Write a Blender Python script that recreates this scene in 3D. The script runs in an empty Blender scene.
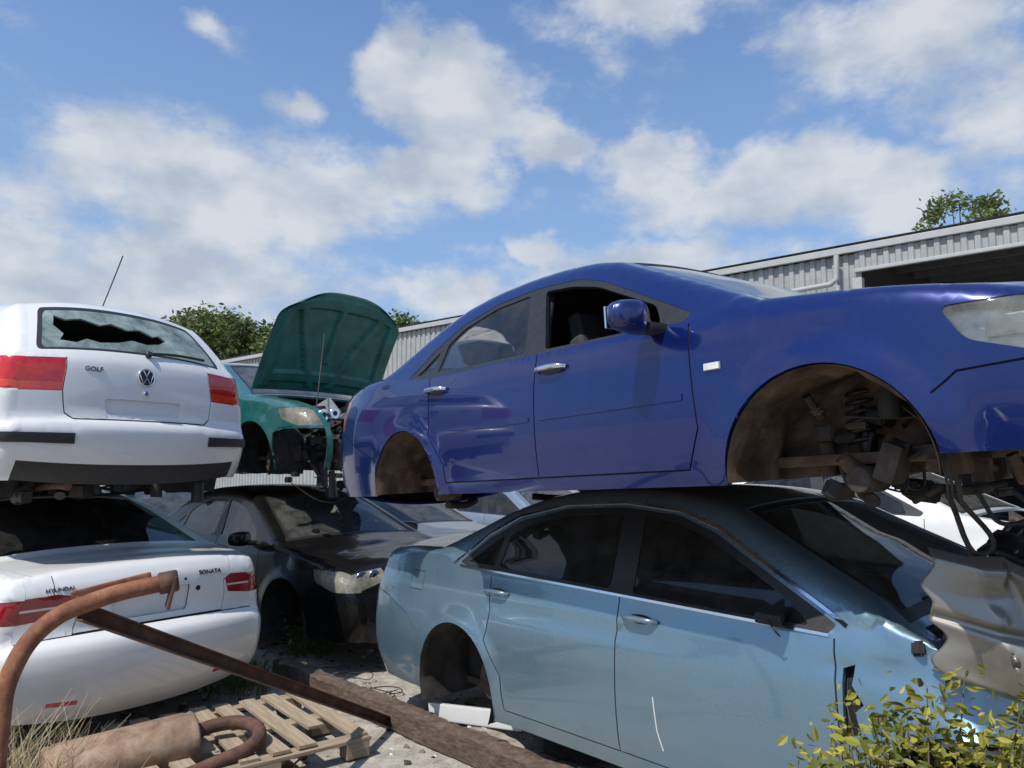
import bpy, bmesh, math, random
import numpy as np
from mathutils import Vector, Matrix, noise as mnoise
from mathutils.geometry import delaunay_2d_cdt
random.seed(7); RNG=np.random.RandomState(7)
scene=bpy.context.scene
COL=scene.collection
# ------------------------------------------------------------------ materials
def newmat(name):
    m=bpy.data.materials.new(name); m.use_nodes=True
    nt=m.node_tree; b=nt.nodes['Principled BSDF']; return m,nt,b
def noise(nt,scale,detail=6,rough=.6,coord='Object',dist=0.0,sc=None):
    tc=nt.nodes.new('ShaderNodeTexCoord'); n=nt.nodes.new('ShaderNodeTexNoise')
    n.inputs['Scale'].default_value=scale;n.inputs['Detail'].default_value=detail;n.inputs['Roughness'].default_value=rough;n.inputs['Distortion'].default_value=dist
    if sc:
        mp=nt.nodes.new('ShaderNodeMapping');mp.inputs['Scale'].default_value=sc
        nt.links.new(tc.outputs[coord],mp.inputs[0]);nt.links.new(mp.outputs[0],n.inputs['Vector'])
    else: nt.links.new(tc.outputs[coord],n.inputs['Vector'])
    return n
def ramp(nt,src,stops):
    r=nt.nodes.new('ShaderNodeValToRGB'); e=r.color_ramp.elements
    while len(e)<len(stops): e.new(.5)
    for i,(p,c) in enumerate(stops):
        e[i].position=p; e[i].color=(c if len(c)==4 else (*c,1)) if hasattr(c,'__len__') else (c,c,c,1)
    nt.links.new(src,r.inputs[0]); return r
def mix(nt,f,a,b,bt='MIX'):
    m=nt.nodes.new('ShaderNodeMix'); m.data_type='RGBA';m.blend_type=bt
    for k,v in ((0,f),(6,a),(7,b)):
        if isinstance(v,(int,float)): m.inputs[k].default_value=v
        elif isinstance(v,(tuple,list)): m.inputs[k].default_value=(*v[:3],1)
        else: nt.links.new(v,m.inputs[k])
    return m.outputs[2]
def bump(nt,b,src,s=.3,d=.01):
    n=nt.nodes.new('ShaderNodeBump'); n.inputs['Strength'].default_value=s;n.inputs['Distance'].default_value=d
    nt.links.new(src,n.inputs['Height']); nt.links.new(n.outputs[0],b.inputs['Normal'])
def math_(nt,op,a,b=0.,c=0.,clamp=False):
    m=nt.nodes.new('ShaderNodeMath');m.operation=op;m.use_clamp=clamp
    for i,v in enumerate((a,b,c)):
        if isinstance(v,(int,float)): m.inputs[i].default_value=v
        else: nt.links.new(v,m.inputs[i])
    return m.outputs[0]
def paint(name,col,metal=.4,rough=.28,dust=.25,coat=1.0,dustcol=(.35,.31,.26),upf=1.0,spec=.5):
    m,nt,b=newmat(name)
    n=noise(nt,3.0,8,.65); r=ramp(nt,n.outputs[0],[(.45,0.0),(.75,1.0)])
    n2=noise(nt,45,5,.7); r2=ramp(nt,n2.outputs[0],[(.5,0.0),(.72,1.0)])
    a=math_(nt,'MULTIPLY_ADD',r.outputs[0],dust,math_(nt,'MULTIPLY',r2.outputs[0],dust*.6))
    n3=noise(nt,1.0,5,.7,sc=(14,14,1.6)); r3=ramp(nt,n3.outputs[0],[(.56,0.0),(.74,1.0)])
    a=math_(nt,'MULTIPLY_ADD',r3.outputs[0],dust*.6,a)
    tc=nt.nodes.new('ShaderNodeTexCoord');sx=nt.nodes.new('ShaderNodeSeparateXYZ');nt.links.new(tc.outputs['Object'],sx.inputs[0])
    mr=nt.nodes.new('ShaderNodeMapRange');mr.inputs[1].default_value=.6;mr.inputs[2].default_value=.2;mr.inputs[3].default_value=0;mr.inputs[4].default_value=dust*1.2
    nt.links.new(sx.outputs[2],mr.inputs[0])
    ad=math_(nt,'MULTIPLY_ADD',mr.outputs[0],n.outputs[0],a,True)
    ge=nt.nodes.new('ShaderNodeNewGeometry');sz=nt.nodes.new('ShaderNodeSeparateXYZ');nt.links.new(ge.outputs['Normal'],sz.inputs[0])
    up=nt.nodes.new('ShaderNodeMapRange');up.inputs[1].default_value=.5;up.inputs[2].default_value=1.;up.inputs[4].default_value=dust*upf;nt.links.new(sz.outputs[2],up.inputs[0])
    ad=math_(nt,'MULTIPLY_ADD',up.outputs[0],n2.outputs[0],ad,True)
    c=mix(nt,ad,col,dustcol); nt.links.new(c,b.inputs['Base Color'])
    b.inputs['Metallic'].default_value=metal;b.inputs['Specular IOR Level'].default_value=spec
    nt.links.new(math_(nt,'MULTIPLY_ADD',ad,.5,rough),b.inputs['Roughness'])
    b.inputs['Coat Weight'].default_value=coat
    nt.links.new(math_(nt,'MULTIPLY_ADD',ad,.5,.025),b.inputs['Coat Roughness'])
    return m
def plain(name,col,rough=.6,metal=0,var=.25,scale=12,bmp=0,coat=0):
    m,nt,b=newmat(name)
    n=noise(nt,scale,6,.65)
    lo=tuple(c*(1-var) for c in col); hi=tuple(min(1,c*(1+var)) for c in col)
    r=ramp(nt,n.outputs[0],[(.3,lo),(.7,hi)]); nt.links.new(r.outputs[0],b.inputs['Base Color'])
    b.inputs['Roughness'].default_value=rough;b.inputs['Metallic'].default_value=metal;b.inputs['Coat Weight'].default_value=coat
    if bmp: bump(nt,b,n.outputs[0],bmp,.01)
    return m
def rusty(name,c1=(.20,.075,.035),c2=(.09,.035,.02),c3=(.33,.17,.09),scale=14,rough=.8,metal=.1,bmp=.6):
    m,nt,b=newmat(name); n=noise(nt,scale,10,.7,dist=.4)
    r=ramp(nt,n.outputs[0],[(.3,c2),(.5,c1),(.72,c3)]); nt.links.new(r.outputs[0],b.inputs['Base Color'])
    b.inputs['Roughness'].default_value=rough;b.inputs['Metallic'].default_value=metal; bump(nt,b,n.outputs[0],bmp,.006); return m
def glass(name,tint,dirt=.12,rough=.03,dirtcol=(.4,.4,.37)):
    m=bpy.data.materials.new(name);m.use_nodes=True;nt=m.node_tree;nt.nodes.clear()
    o=nt.nodes.new('ShaderNodeOutputMaterial');t=nt.nodes.new('ShaderNodeBsdfTransparent');t.inputs[0].default_value=(*tint,1)
    g=nt.nodes.new('ShaderNodeBsdfGlossy');g.inputs['Roughness'].default_value=rough;g.inputs[0].default_value=(.95,.97,1,1)
    f=nt.nodes.new('ShaderNodeFresnel');f.inputs[0].default_value=1.5
    mx=nt.nodes.new('ShaderNodeMixShader');nt.links.new(f.outputs[0],mx.inputs[0]);nt.links.new(t.outputs[0],mx.inputs[1]);nt.links.new(g.outputs[0],mx.inputs[2])
    d=nt.nodes.new('ShaderNodeBsdfDiffuse');d.inputs[0].default_value=(*dirtcol,1)
    n=noise(nt,6,8,.7);r=ramp(nt,n.outputs[0],[(.35,min(1,dirt*.35)),(.75,min(1,dirt*1.8))])
    m2=nt.nodes.new('ShaderNodeMixShader');nt.links.new(r.outputs[0],m2.inputs[0]);nt.links.new(mx.outputs[0],m2.inputs[1]);nt.links.new(d.outputs[0],m2.inputs[2])
    nt.links.new(m2.outputs[0],o.inputs[0]);return m
def leafmat(name,c1,c2,c3):
    m,nt,b=newmat(name);g=nt.nodes.new('ShaderNodeNewGeometry')
    r=ramp(nt,g.outputs['Random Per Island'],[(0,c1),(.55,c2),(1,c3)]);nt.links.new(r.outputs[0],b.inputs['Base Color']);b.inputs['Roughness'].default_value=.55
    tr=nt.nodes.new('ShaderNodeBsdfTranslucent');nt.links.new(r.outputs[0],tr.inputs[0]);mx=nt.nodes.new('ShaderNodeMixShader');mx.inputs[0].default_value=.3
    nt.links.new(b.outputs[0],mx.inputs[1]);nt.links.new(tr.outputs[0],mx.inputs[2]);nt.links.new(mx.outputs[0],nt.nodes['Material Output'].inputs[0]);return m
M={}
M['blue']=paint('blue_car_paint',(.001,.014,.120),.45,.24,.022,.8)
M['teal']=paint('pale_blue_car_paint',(.165,.28,.365),.65,.27,.15)
M['white']=paint('white_car_paint',(.69,.69,.675),0,.3,.10)
M['black']=paint('black_car_paint',(.003,.0033,.0036),0,.3,.012,.32,upf=.8,spec=.25)
M['green']=paint('green_car_paint',(.010,.125,.118),.35,.28,.12)
M['silver']=paint('silver_car_paint',(.30,.36,.42),.7,.3,.25)
M['greenu']=plain('green_hood_underside_paint',(.016,.125,.112),.4,.1,.4,5)
M['blk']=plain('black_plastic',(.018,.018,.019),.45,0,.3,30)
M['seam']=plain('panel_gap',(.006,.006,.007),.8)
M['int']=plain('dark_interior_fabric',(.035,.036,.04),.85,0,.3,60,.3)
M['intg']=plain('grey_interior_trim',(.30,.30,.29),.8,0,.2,40)
M['liner']=plain('wheel_well_liner',(.03,.027,.024),.9,0,.6,9,.6)
M['brown']=rusty('dirty_underbody',(.095,.058,.036),(.02,.015,.012),(.22,.15,.095),6)
M['brownd']=rusty('greasy_steel',(.06,.045,.035),(.015,.013,.012),(.12,.09,.07),9)
M['rust']=rusty('rusty_steel')
M['rustd']=rusty('dark_rusty_steel',(.095,.045,.03),(.04,.022,.018),(.16,.085,.055),10)
M['rustm']=rusty('rusty_muffler_steel',(.28,.185,.12),(.15,.09,.065),(.40,.31,.23),9,.7,.3)
M['alu']=plain('dull_aluminium',(.30,.30,.29),.5,.7,.4,15,.2)
M['chrome']=plain('chrome',(.75,.76,.78),.12,1,.05)
M['rub']=plain('black_rubber',(.02,.02,.02),.8,0,.2,30,.2)
M['red']=plain('red_lamp_lens',(.50,.008,.008),.12,0,.25,25,0,1)
M['redo']=plain('amber_red_lamp_lens',(.62,.05,.02),.12,0,.2,25,0,1)
M['dred']=plain('dark_red_lamp_lens',(.26,.006,.01),.12,0,.25,25,0,1)
M['clear']=glass('clear_lamp_lens',(.88,.89,.87),.16,.04,(.62,.61,.54))
M['yell']=glass('hazed_lamp_lens',(.75,.74,.66),.30,.08,(.60,.57,.46))
M['lens']=plain('pale_lamp_plastic',(.62,.60,.54),.3,0,.15,20,0,1)
M['house']=plain('lamp_housing',(.50,.49,.46),.3,.5,.5,9,.4)
M['glass']=glass('tinted_glass',(.58,.60,.59),.035)
M['glassd']=glass('dark_tinted_glass',(.04,.044,.044),.05)
M['glassw']=glass('windscreen_glass',(.42,.50,.48),.12)
M['glassg']=glass('dusty_rear_glass',(.10,.13,.12),.62,.06,(.33,.42,.40))
M['beige']=paint('champagne_car_paint',(.25,.235,.205),.6,.38,.35)
# ------------------------------------------------------------------ helpers
def obj(name,me,parent=None,mats=()):
    o=bpy.data.objects.new(name,me); COL.objects.link(o)
    for m in mats: me.materials.append(m)
    if parent: o.parent=parent
    return o
def empty(name,loc=(0,0,0),rot=(0,0,0)):
    o=bpy.data.objects.new(name,None);COL.objects.link(o);o.location=loc;o.rotation_euler=rot;o.empty_display_size=.2;return o
def pydata(name,V,Fs,parent=None,mats=(),smooth=False,mi=None):
    me=bpy.data.meshes.new(name);me.from_pydata([tuple(map(float,v)) for v in V],[],[tuple(int(i) for i in f) for f in Fs])
    if smooth: me.polygons.foreach_set('use_smooth',[True]*len(me.polygons))
    if mi is not None: me.polygons.foreach_set('material_index',list(mi))
    me.update();return obj(name,me,parent,mats)
def box(name,loc,size,mat,parent=None,rot=(0,0,0),bev=.01,seg=2,taper=None):
    bm=bmesh.new();bmesh.ops.create_cube(bm,size=1)
    for v in bm.verts:
        v.co.x*=size[0];v.co.y*=size[1];v.co.z*=size[2]
        if taper and v.co.z>0: v.co.x*=taper[0];v.co.y*=taper[1]
    if bev: bmesh.ops.bevel(bm,geom=bm.edges[:],offset=bev,segments=seg,affect='EDGES',profile=.7)
    me=bpy.data.meshes.new(name);bm.to_mesh(me);bm.free()
    o=obj(name,me,parent,[mat]);o.location=loc;o.rotation_euler=rot;return o
def cyl(name,p0,p1,r,mat,parent=None,n=24,r2=None,bev=.004):
    p0=Vector(p0);p1=Vector(p1);d=p1-p0
    bm=bmesh.new();bmesh.ops.create_cone(bm,cap_ends=True,segments=n,radius1=r,radius2=r if r2 is None else r2,depth=d.length)
    for f in bm.faces: f.smooth=len(f.verts)==4
    if bev:
        ed=[e for e in bm.edges if any(len(f.verts)>4 for f in e.link_faces)]
        bmesh.ops.bevel(bm,geom=ed,offset=min(bev,r*.3),segments=2,affect='EDGES')
    me=bpy.data.meshes.new(name);bm.to_mesh(me);bm.free()
    o=obj(name,me,parent,[mat]);o.location=(p0+p1)/2;o.rotation_mode='QUATERNION';o.rotation_quaternion=d.to_track_quat('Z','Y');return o
def tube(name,pts,r,mat,parent=None,cyc=False,res=8,smooth=True,taper=None):
    cu=bpy.data.curves.new(name,'CURVE');cu.dimensions='3D';cu.bevel_depth=r;cu.bevel_resolution=4;cu.resolution_u=res;cu.use_fill_caps=True
    s=cu.splines.new('BEZIER' if smooth else 'POLY')
    if smooth:
        s.bezier_points.add(len(pts)-1)
        for i,(b,p) in enumerate(zip(s.bezier_points,pts)):
            b.co=p;b.handle_left_type='AUTO';b.handle_right_type='AUTO'
            if taper:b.radius=taper[i]
    else:
        s.points.add(len(pts)-1)
        for i,(b,p) in enumerate(zip(s.points,pts)):
            b.co=(*p,1)
            if taper:b.radius=taper[i]
    s.use_cyclic_u=cyc
    o=bpy.data.objects.new(name,cu);COL.objects.link(o);cu.materials.append(mat)
    if parent:o.parent=parent
    return o
def crv(ctrl,step=.035):
    P=np.array(ctrl,float)
    if len(P)>2:
        Q=np.vstack([2*P[0]-P[1],P,2*P[-1]-P[-2]]);out=[]
        for i in range(1,len(Q)-2):
            for t in np.linspace(0,1,16,endpoint=False):
                a,b,c,d=Q[i-1],Q[i],Q[i+1],Q[i+2]
                out.append(.5*((2*b)+(c-a)*t+(2*a-5*b+4*c-d)*t*t+(3*b-a-3*c+d)*t**3))
        out.append(P[-1]);P=np.array(out)
    L=np.r_[0,np.cumsum(np.linalg.norm(np.diff(P,axis=0),axis=1))]
    n=max(2,int(round(L[-1]/step))+1);s=np.linspace(0,L[-1],n)
    return np.stack([np.interp(s,L,P[:,k]) for k in range(P.shape[1])],1)
def hi(tab):
    xs=np.array([a for a,b in tab],float);ys=np.array([b for a,b in tab],float);m=np.gradient(ys,xs)
    def f(x):
        x=np.clip(np.asarray(x,float),xs[0],xs[-1]);i=np.clip(np.searchsorted(xs,x)-1,0,len(xs)-2)
        h=xs[i+1]-xs[i];t=(x-xs[i])/h
        return (2*t**3-3*t**2+1)*ys[i]+(t**3-2*t**2+t)*h*m[i]+(-2*t**3+3*t**2)*ys[i+1]+(t**3-t**2)*h*m[i+1]
    return f
def inpoly(P,poly):
    x,y=P[:,0],P[:,1];c=np.zeros(len(P),bool);q=np.asarray(poly);n=len(q);j=n-1
    for i in range(n):
        xi,yi=q[i];xj,yj=q[j]
        if yi!=yj:
            c^=((yi>y)!=(yj>y))&(x<(xj-xi)*(y-yi)/(yj-yi)+xi)
        j=i
    return c
def fil(poly,r=.03,n=4):
    out=[];N=len(poly)
    for i in range(N):
        p0,p1,p2=[np.array(poly[(i+k)%N],float) for k in(-1,0,1)]
        a=p0-p1;b=p2-p1;la,lb=np.linalg.norm(a),np.linalg.norm(b);d=min(r,la*.45,lb*.45)
        A=p1+a/la*d;B=p1+b/lb*d
        for t in np.linspace(0,1,n+1): out.append(tuple((1-t)**2*A+2*t*(1-t)*p1+t*t*B))
    return out
def subdiv(poly,step=.05,closed=True):
    out=[];N=len(poly)
    for i in range(N if closed else N-1):
        a=np.array(poly[i],float);b=np.array(poly[(i+1)%N],float);k=max(1,int(math.ceil(np.linalg.norm(b-a)/step)))
        for j in range(k): out.append(tuple(a+(b-a)*j/k))
    if not closed: out.append(tuple(poly[-1]))
    return out
def strip(pl,w=.006):
    P=np.array(subdiv(pl,.05,False));T=np.gradient(P,axis=0);T/=np.linalg.norm(T,axis=1)[:,None]+1e-9
    N=np.stack([-T[:,1],T[:,0]],1)*w/2
    return [tuple(p) for p in P+N]+[tuple(p) for p in (P-N)[::-1]]
def cdt(dom,polys,pts):
    V=[];E=[]
    def add(poly):
        k=len(V);V.extend(poly);n=len(poly)
        E.extend([(k+i,k+(i+1)%n) for i in range(n)])
    add(dom)
    for p in polys: add(p)
    V.extend([tuple(p) for p in pts])
    r=delaunay_2d_cdt([Vector((float(a),float(b))) for a,b in V],E,[],0,1e-5)
    v=np.array([(a.x,a.y) for a in r[0]]);f=np.array([t for t in r[2]])
    c=v[f].mean(1);f=f[inpoly(c,dom)]
    a=v[f];ar=np.cross(a[:,1]-a[:,0],a[:,2]-a[:,0]);f[ar<0]=f[ar<0][:,::-1]
    f=f[np.abs(ar)>1e-10]
    return v,f
class Shell:
    def __init__(s,sp):
        s.sp=sp;O=[];s.seg={};rr=[];bb=[];S=0.
        for nm,ctrl,r,b in sp['outline']:
            c=crv(ctrl);L=np.linalg.norm(np.diff(c,axis=0),axis=1).sum()
            s.seg[nm]=(len(O),len(O)+len(c)-1) if not O else (len(O)-1,len(O)+len(c)-2)
            rr.append((S+L/2,r));bb.append((S+L/2,b));S+=L
            O+=list(c if not O else c[1:])
        s.O=np.array(O);s.S=np.r_[0,np.cumsum(np.linalg.norm(np.diff(s.O,axis=0),axis=1))]
        s.r=np.interp(s.S,[a for a,b in rr],[b for a,b in rr]);s.b=np.interp(s.S,[a for a,b in bb],[b for a,b in bb])
        T=np.gradient(s.O,s.S,axis=0);T/=np.linalg.norm(T,axis=1)[:,None];N=np.stack([-T[:,1],T[:,0]],1)
        k=np.ones(9)/9
        for _ in range(2): N=np.stack([np.convolve(np.pad(N[:,i],4,'edge'),k,'valid') for i in(0,1)],1)
        s.N=N/np.linalg.norm(N,axis=1)[:,None]
        s.W=hi(sp['W']);s.prof=hi(sp['prof']);s.belt=lambda x:np.interp(x,[a for a,b in sp['belt']],[b for a,b in sp['belt']])
        s.Yw=s.Y(s.O[:,0],s.O[:,1])
    def Y(s,x,z):
        x=np.atleast_1d(np.asarray(x,float));z=np.atleast_1d(np.asarray(z,float))
        zb=s.belt(x);g=np.clip(z-zb,0,None)
        y=s.W(x)-s.prof(np.minimum(z,zb))-(.018*(1-np.exp(-g/.03))+g*s.sp.get('tum',.42)+.12*g*g)
        for (cx,cz,R) in s.sp['arches']:
            d=np.hypot(x-cx,z-cz)-R; t=np.clip(1-d/.11,0,1); y+=.020*t*t*(3-2*t)*np.where(z<.8,1,0)
        cz=s.sp.get('crease',None)
        if cz: y-=.010*np.exp(-((z-cz-.02*(x-2))/.018)**2)*((x>.3)&(x<s.sp['L']-.4))
        P=np.stack([x,z],1);A=s.O[:-1];B=s.O[1:];D=B-A;L2=(D**2).sum(1)
        dmin=np.empty(len(P));ri=np.empty(len(P))
        for k in range(0,len(P),2000):
            q=P[k:k+2000,None,:]-A[None];t=np.clip((q*D).sum(2)/L2,0,1);d=np.linalg.norm(q-t[...,None]*D,axis=2)
            i=d.argmin(1);dmin[k:k+2000]=d[np.arange(len(i)),i];ri[k:k+2000]=s.r[i]
        s.lastd=dmin
        d=np.minimum(dmin,ri);y-=ri-np.sqrt(np.maximum(ri**2-(ri-d)**2,0))
        return y
    def wrap(s,S,t):
        f=lambda a:np.interp(S,s.S,a)
        k=f(s.b)*(1-np.abs(t)**2.3);x=f(s.O[:,0])+f(s.N[:,0])*k;z=f(s.O[:,1])+f(s.N[:,1])*k
        return np.stack([x,t*f(s.Yw),z],1)
    def sv(s,seg,val):
        a,b=s.seg[seg];q=s.O[a:b+1];dx=abs(q[-1,0]-q[0,0]);dz=abs(q[-1,1]-q[0,1])
        v=q[:,0] if dx>dz else q[:,1]; ss=s.S[a:b+1]
        if v[0]>v[-1]: v=v[::-1];ss=ss[::-1]
        return float(np.interp(val,v,ss))
    def wp(s,seg,t,val):
        return s.wrap(np.array([s.sv(seg,val)]),np.array([t]))[0]
def build_car(name,sp,paintmat,loc,rot,extra=None):
    root=empty(name,loc,rot);sh=Shell(sp);TS=.8
    O=sh.O;bot=[]
    xf,zf=O[-1];xr,zr=O[0];zs=sp.get('sill',.19)
    line=[]
    for (cx,cz,R) in sorted(sp['arches'],reverse=True):
        zA=zf if cx>2.5 else zs; zB=zs if cx>2.5 else zr
        a0=math.asin((zA-cz)/R);a1=math.pi-math.asin((zB-cz)/R)
        line+=[(cx+R*math.cos(a),cz+R*math.sin(a)) for a in np.linspace(a0,a1,34)]
    bot=subdiv([(xf,zf)]+line+[(xr,zr)],.06,False)[1:-1]
    dom=[tuple(p) for p in O]+[tuple(p) for p in bot]
    SR=sp['side'];WR=sp['wrap']
    polys=[subdiv(r[1],.05) for r in SR]
    Oi=[];
    for d in(.004,.012,.024,.042,.07): Oi.append(O-sh.N*d)
    g=np.stack(np.meshgrid(np.arange(0,sp['L'],.045),np.arange(.12,1.6,.04)),-1).reshape(-1,2)+RNG.uniform(-.002,.002,(1,2))
    pts=np.vstack(Oi+[g]);pts=pts[inpoly(pts,dom)]
    sh.Y(pts[:,0],pts[:,1]);pts=pts[sh.lastd>.0035]
    sv,sf=cdt(dom,polys,pts);yy=sh.Y(sv[:,0],sv[:,1]);cen=sv[sf].mean(1)
    V=[];Fc=[];R=[]
    def classify(cen,regs,side=None):
        lab=np.array(['body']*len(cen),dtype=object);done=np.zeros(len(cen),bool)
        for r in regs:
            if side and len(r)>5 and r[5]!=side: continue
            m=inpoly(cen,r[1])&~done;lab[m]=r[0];done|=m
        return lab
    for sg,sd in((1,'L'),(-1,'R')):
        k=len(V);V+=[(a,sg*y,b) for (a,b),y in zip(sv,yy)]
        f=sf if sg<0 else sf[:,::-1]
        Fc+=[tuple(t+k) for t in f];R+=list(classify(cen,SR,sd))
    wregs=[]
    for r in WR:
        seg,pl=r[1]; q=[]
        for t,v in pl: q.append((sh.sv(seg,v),t*TS))
        wregs.append((r[0],q)+tuple(r[2:]))
    dom2=[(a,-TS) for a in sh.S]+subdiv([(sh.S[-1],-TS),(sh.S[-1],TS)],.06,False)[1:-1]+[(a,TS) for a in sh.S[::-1]]+subdiv([(0,TS),(0,-TS)],.06,False)[1:-1]
    tt=np.array([-.985,-.955,-.9,-.83,-.75,-.66,-.55,-.44,-.33,-.22,-.11,0,.11,.22,.33,.44,.55,.66,.75,.83,.9,.955,.985])*TS
    pts=np.stack(np.meshgrid(sh.S[1:-1],tt),-1).reshape(-1,2)
    wv,wf=cdt(dom2,[subdiv(r[1],.05) for r in wregs],pts)
    P=sh.wrap(wv[:,0],wv[:,1]/TS);k=len(V);V+=[tuple(p) for p in P]
    Fc+=[tuple(t+k) for t in wf];R+=list(classify(wv[wf].mean(1),wregs))
    V=np.array(V);Fc=np.array(Fc);R=np.array(R,dtype=object)
    key={};mp=np.zeros(len(V),int);nv=[]
    for i,p in enumerate(np.round(V/3e-4).astype(int)):
        q=tuple(p)
        if q not in key: key[q]=len(nv);nv.append(V[i])
        mp[i]=key[q]
    V=np.array(nv);Fc=mp[Fc];ok=(Fc[:,0]!=Fc[:,1])&(Fc[:,1]!=Fc[:,2])&(Fc[:,0]!=Fc[:,2]);Fc=Fc[ok];R=R[ok]
    fn=np.cross(V[Fc[:,1]]-V[Fc[:,0]],V[Fc[:,2]]-V[Fc[:,0]])
    Nn=np.zeros_like(V)
    for i in range(3): np.add.at(Nn,Fc[:,i],fn)
    Nn/=np.linalg.norm(Nn,axis=1)[:,None]+1e-12
    dent=sp.get('dent')
    if dent:
        V=dent(V,Nn);fn=np.cross(V[Fc[:,1]]-V[Fc[:,0]],V[Fc[:,2]]-V[Fc[:,0]]);Nn=np.zeros_like(V)
        for i in range(3): np.add.at(Nn,Fc[:,i],fn)
        Nn/=np.linalg.norm(Nn,axis=1)[:,None]+1e-12
    info={'body':(paintmat,0,.022)}
    for r in SR+WR: info[r[0]]=(r[2],r[3],r[4])
    def group(lab,mat,off,depth,nm,inner=False):
        f=Fc[R==lab]
        if not len(f): return
        us,inv=np.unique(f,return_inverse=True);f2=inv.reshape(f.shape)
        vv=V[us]-Nn[us]*off;nn=Nn[us];verts=list(vv);faces=[tuple(t) for t in f2];ln=[nn[i] for t in f2 for i in t]
        if inner: faces=[t[::-1] for t in faces];ln=[-nn[i] for t in faces for i in t]
        elif depth:
            cnt={}
            for t in f2:
                for a,b in((t[0],t[1]),(t[1],t[2]),(t[2],t[0])):
                    cnt[(a,b)]=cnt.get((a,b),0)+1
            for (a,b) in list(cnt):
                if (b,a) in cnt: continue
                k=len(verts);A=vv[a];B=vv[b];verts+=[A,B,B-nn[b]*depth,A-nn[a]*depth]
                faces.append((k+1,k,k+3,k+2));e=np.cross(B-A,nn[a]);e/=np.linalg.norm(e)+1e-9;ln+=[e]*4
        me=bpy.data.meshes.new(nm);me.from_pydata([tuple(map(float,v)) for v in verts],[],[tuple(int(i) for i in t) for t in faces])
        me.polygons.foreach_set('use_smooth',[True]*len(faces))
        me.normals_split_custom_set([tuple(map(float,n)) for n in ln])
        return obj(nm,me,root,[mat])
    for lab in sorted(set(R)):
        mat,off,dep=info[lab]
        if mat is None: continue
        if lab=='headlight':
            group(lab,mat,off,0,lab);group(lab,M['house'],.055,0,'headlight_housing')
            for sg in(-1,1):
                for t_,rr_,dx in((.90,.058,-.05),(.76,.052,-.03)):
                    p=sh.wp('front',sg*t_,sp.get('lampz',.69));cyl('headlight_reflector',(p[0]+dx-.05,p[1]-sg*.01,p[2]),(p[0]+dx+.025,p[1]-sg*.005,p[2]),rr_*.55,M['chrome'],root,24,rr_)
                    cyl('headlight_bezel',(p[0]+dx+.024,p[1]-sg*.006,p[2]),(p[0]+dx+.030,p[1]-sg*.006,p[2]),rr_*.45,M['blk'],root)
                xx=4.16;yy_=float(sh.Y(xx,.69)[0]);box('indicator_lens',(xx,sg*(yy_-.035),.70),(.13,.02,.06),M['lens'],root,(0,0,-sg*.18),.010)
        else: group(lab,mat,off,dep,lab if lab!='body' else 'body_shell')
    group('body',M['int'],.04,0,'inner_lining',True)
    L=sp['L'];zfl=sp.get('floor',.22)
    box('floor_pan',(L/2,0,zfl+.02),(L-1.0,1.15,.04),M['brown'],root)
    xa=sorted([a[0] for a in sp['arches']])
    box('floor_centre',((xa[0]+xa[1])/2,0,zfl+.02),(xa[1]-xa[0]-.85,1.55,.06),M['brown'],root)
    for (cx,cz,Ra) in sp['arches']:
        for sg in(-1,1):
            well(root,cx,cz,Ra-.005,sg,float(sh.Y(cx,cz+Ra)[0]),sp.get('wellmat',M['liner']),sp.get('wella',-25))
            hub(root,cx,cz,sg,cx>2.5,sp.get('wheels',False),sp.get('discs',True))
    interior(root,sp,sh)
    return root,sh
def well(root,cx,cz,R,sg,yo,mat,a0):
    V=[];F=[];n=40;ys=np.linspace(yo-.012,yo-.40,16)
    for j,y in enumerate(ys):
        for i in range(n+1):
            a=math.radians(a0+(180-2*a0)*i/n);q=mnoise.noise(Vector((cx+3*math.cos(a),y*9*sg,3*math.sin(a))));r=R*(1-.02*(j>0))*(1+.10*q*(j>1))
            V.append((cx+r*math.cos(a),sg*y,cz+r*math.sin(a)))
    for j in range(15):
        for i in range(n): a=j*(n+1)+i;F.append((a,a+1,a+n+2,a+n+1))
    k=len(V);V.append((cx,sg*ys[-1],cz))
    for i in range(n): F.append((15*(n+1)+i,15*(n+1)+i+1,k))
    pydata('wheel_well',V,F,root,[mat],True)
def hub(root,cx,cz,sg,front,wheel,disc=True):
    y=sg*.60
    if disc: cyl('brake_disc',(cx,y,cz-.02),(cx,y+sg*.022,cz-.02),.12,M['rustd'],root,32)
    cyl('wheel_hub',(cx,y-sg*.10,cz-.02),(cx,y+sg*.05,cz-.02),.045,M['brownd'],root,20)
    box('brake_caliper',(cx+.1,y,cz+.03),(.07,.1,.13),M['brownd'],root,(0,.4,0),.015)
    cyl('strut_tube',(cx-.02,y-sg*.08,cz),(cx-.05,y-sg*.16,cz+.30),.028,M['blk'],root,16)
    H=[(cx-.035-.02*i/60+.058*math.cos(i*.63),y-sg*(.11+.05*i/60)+.058*math.sin(i*.63),cz+.09+.2*i/60) for i in range(60)]
    tube('coil_spring',H,.008,M['blk'],root,smooth=False)
    tube('control_arm',[(cx,y-sg*.02,cz-.09),(cx-.08,y-sg*.2,cz-.10),(cx-.2,y-sg*.36,cz-.08)],.022,M['brownd'],root)
    tube('brake_hose',[(cx+.08,y,cz+.02),(cx+.2,y-sg*.02,cz+.08),(cx+.15,y-sg*.15,cz+.22)],.007,M['rub'],root)
    if front: cyl('drive_shaft',(cx,y-sg*.03,cz-.02),(cx+.02,y-sg*.4,cz+.01),.018,M['brownd'],root,12)
    if wheel: wheel_(root,cx,cz,sg)
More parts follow.
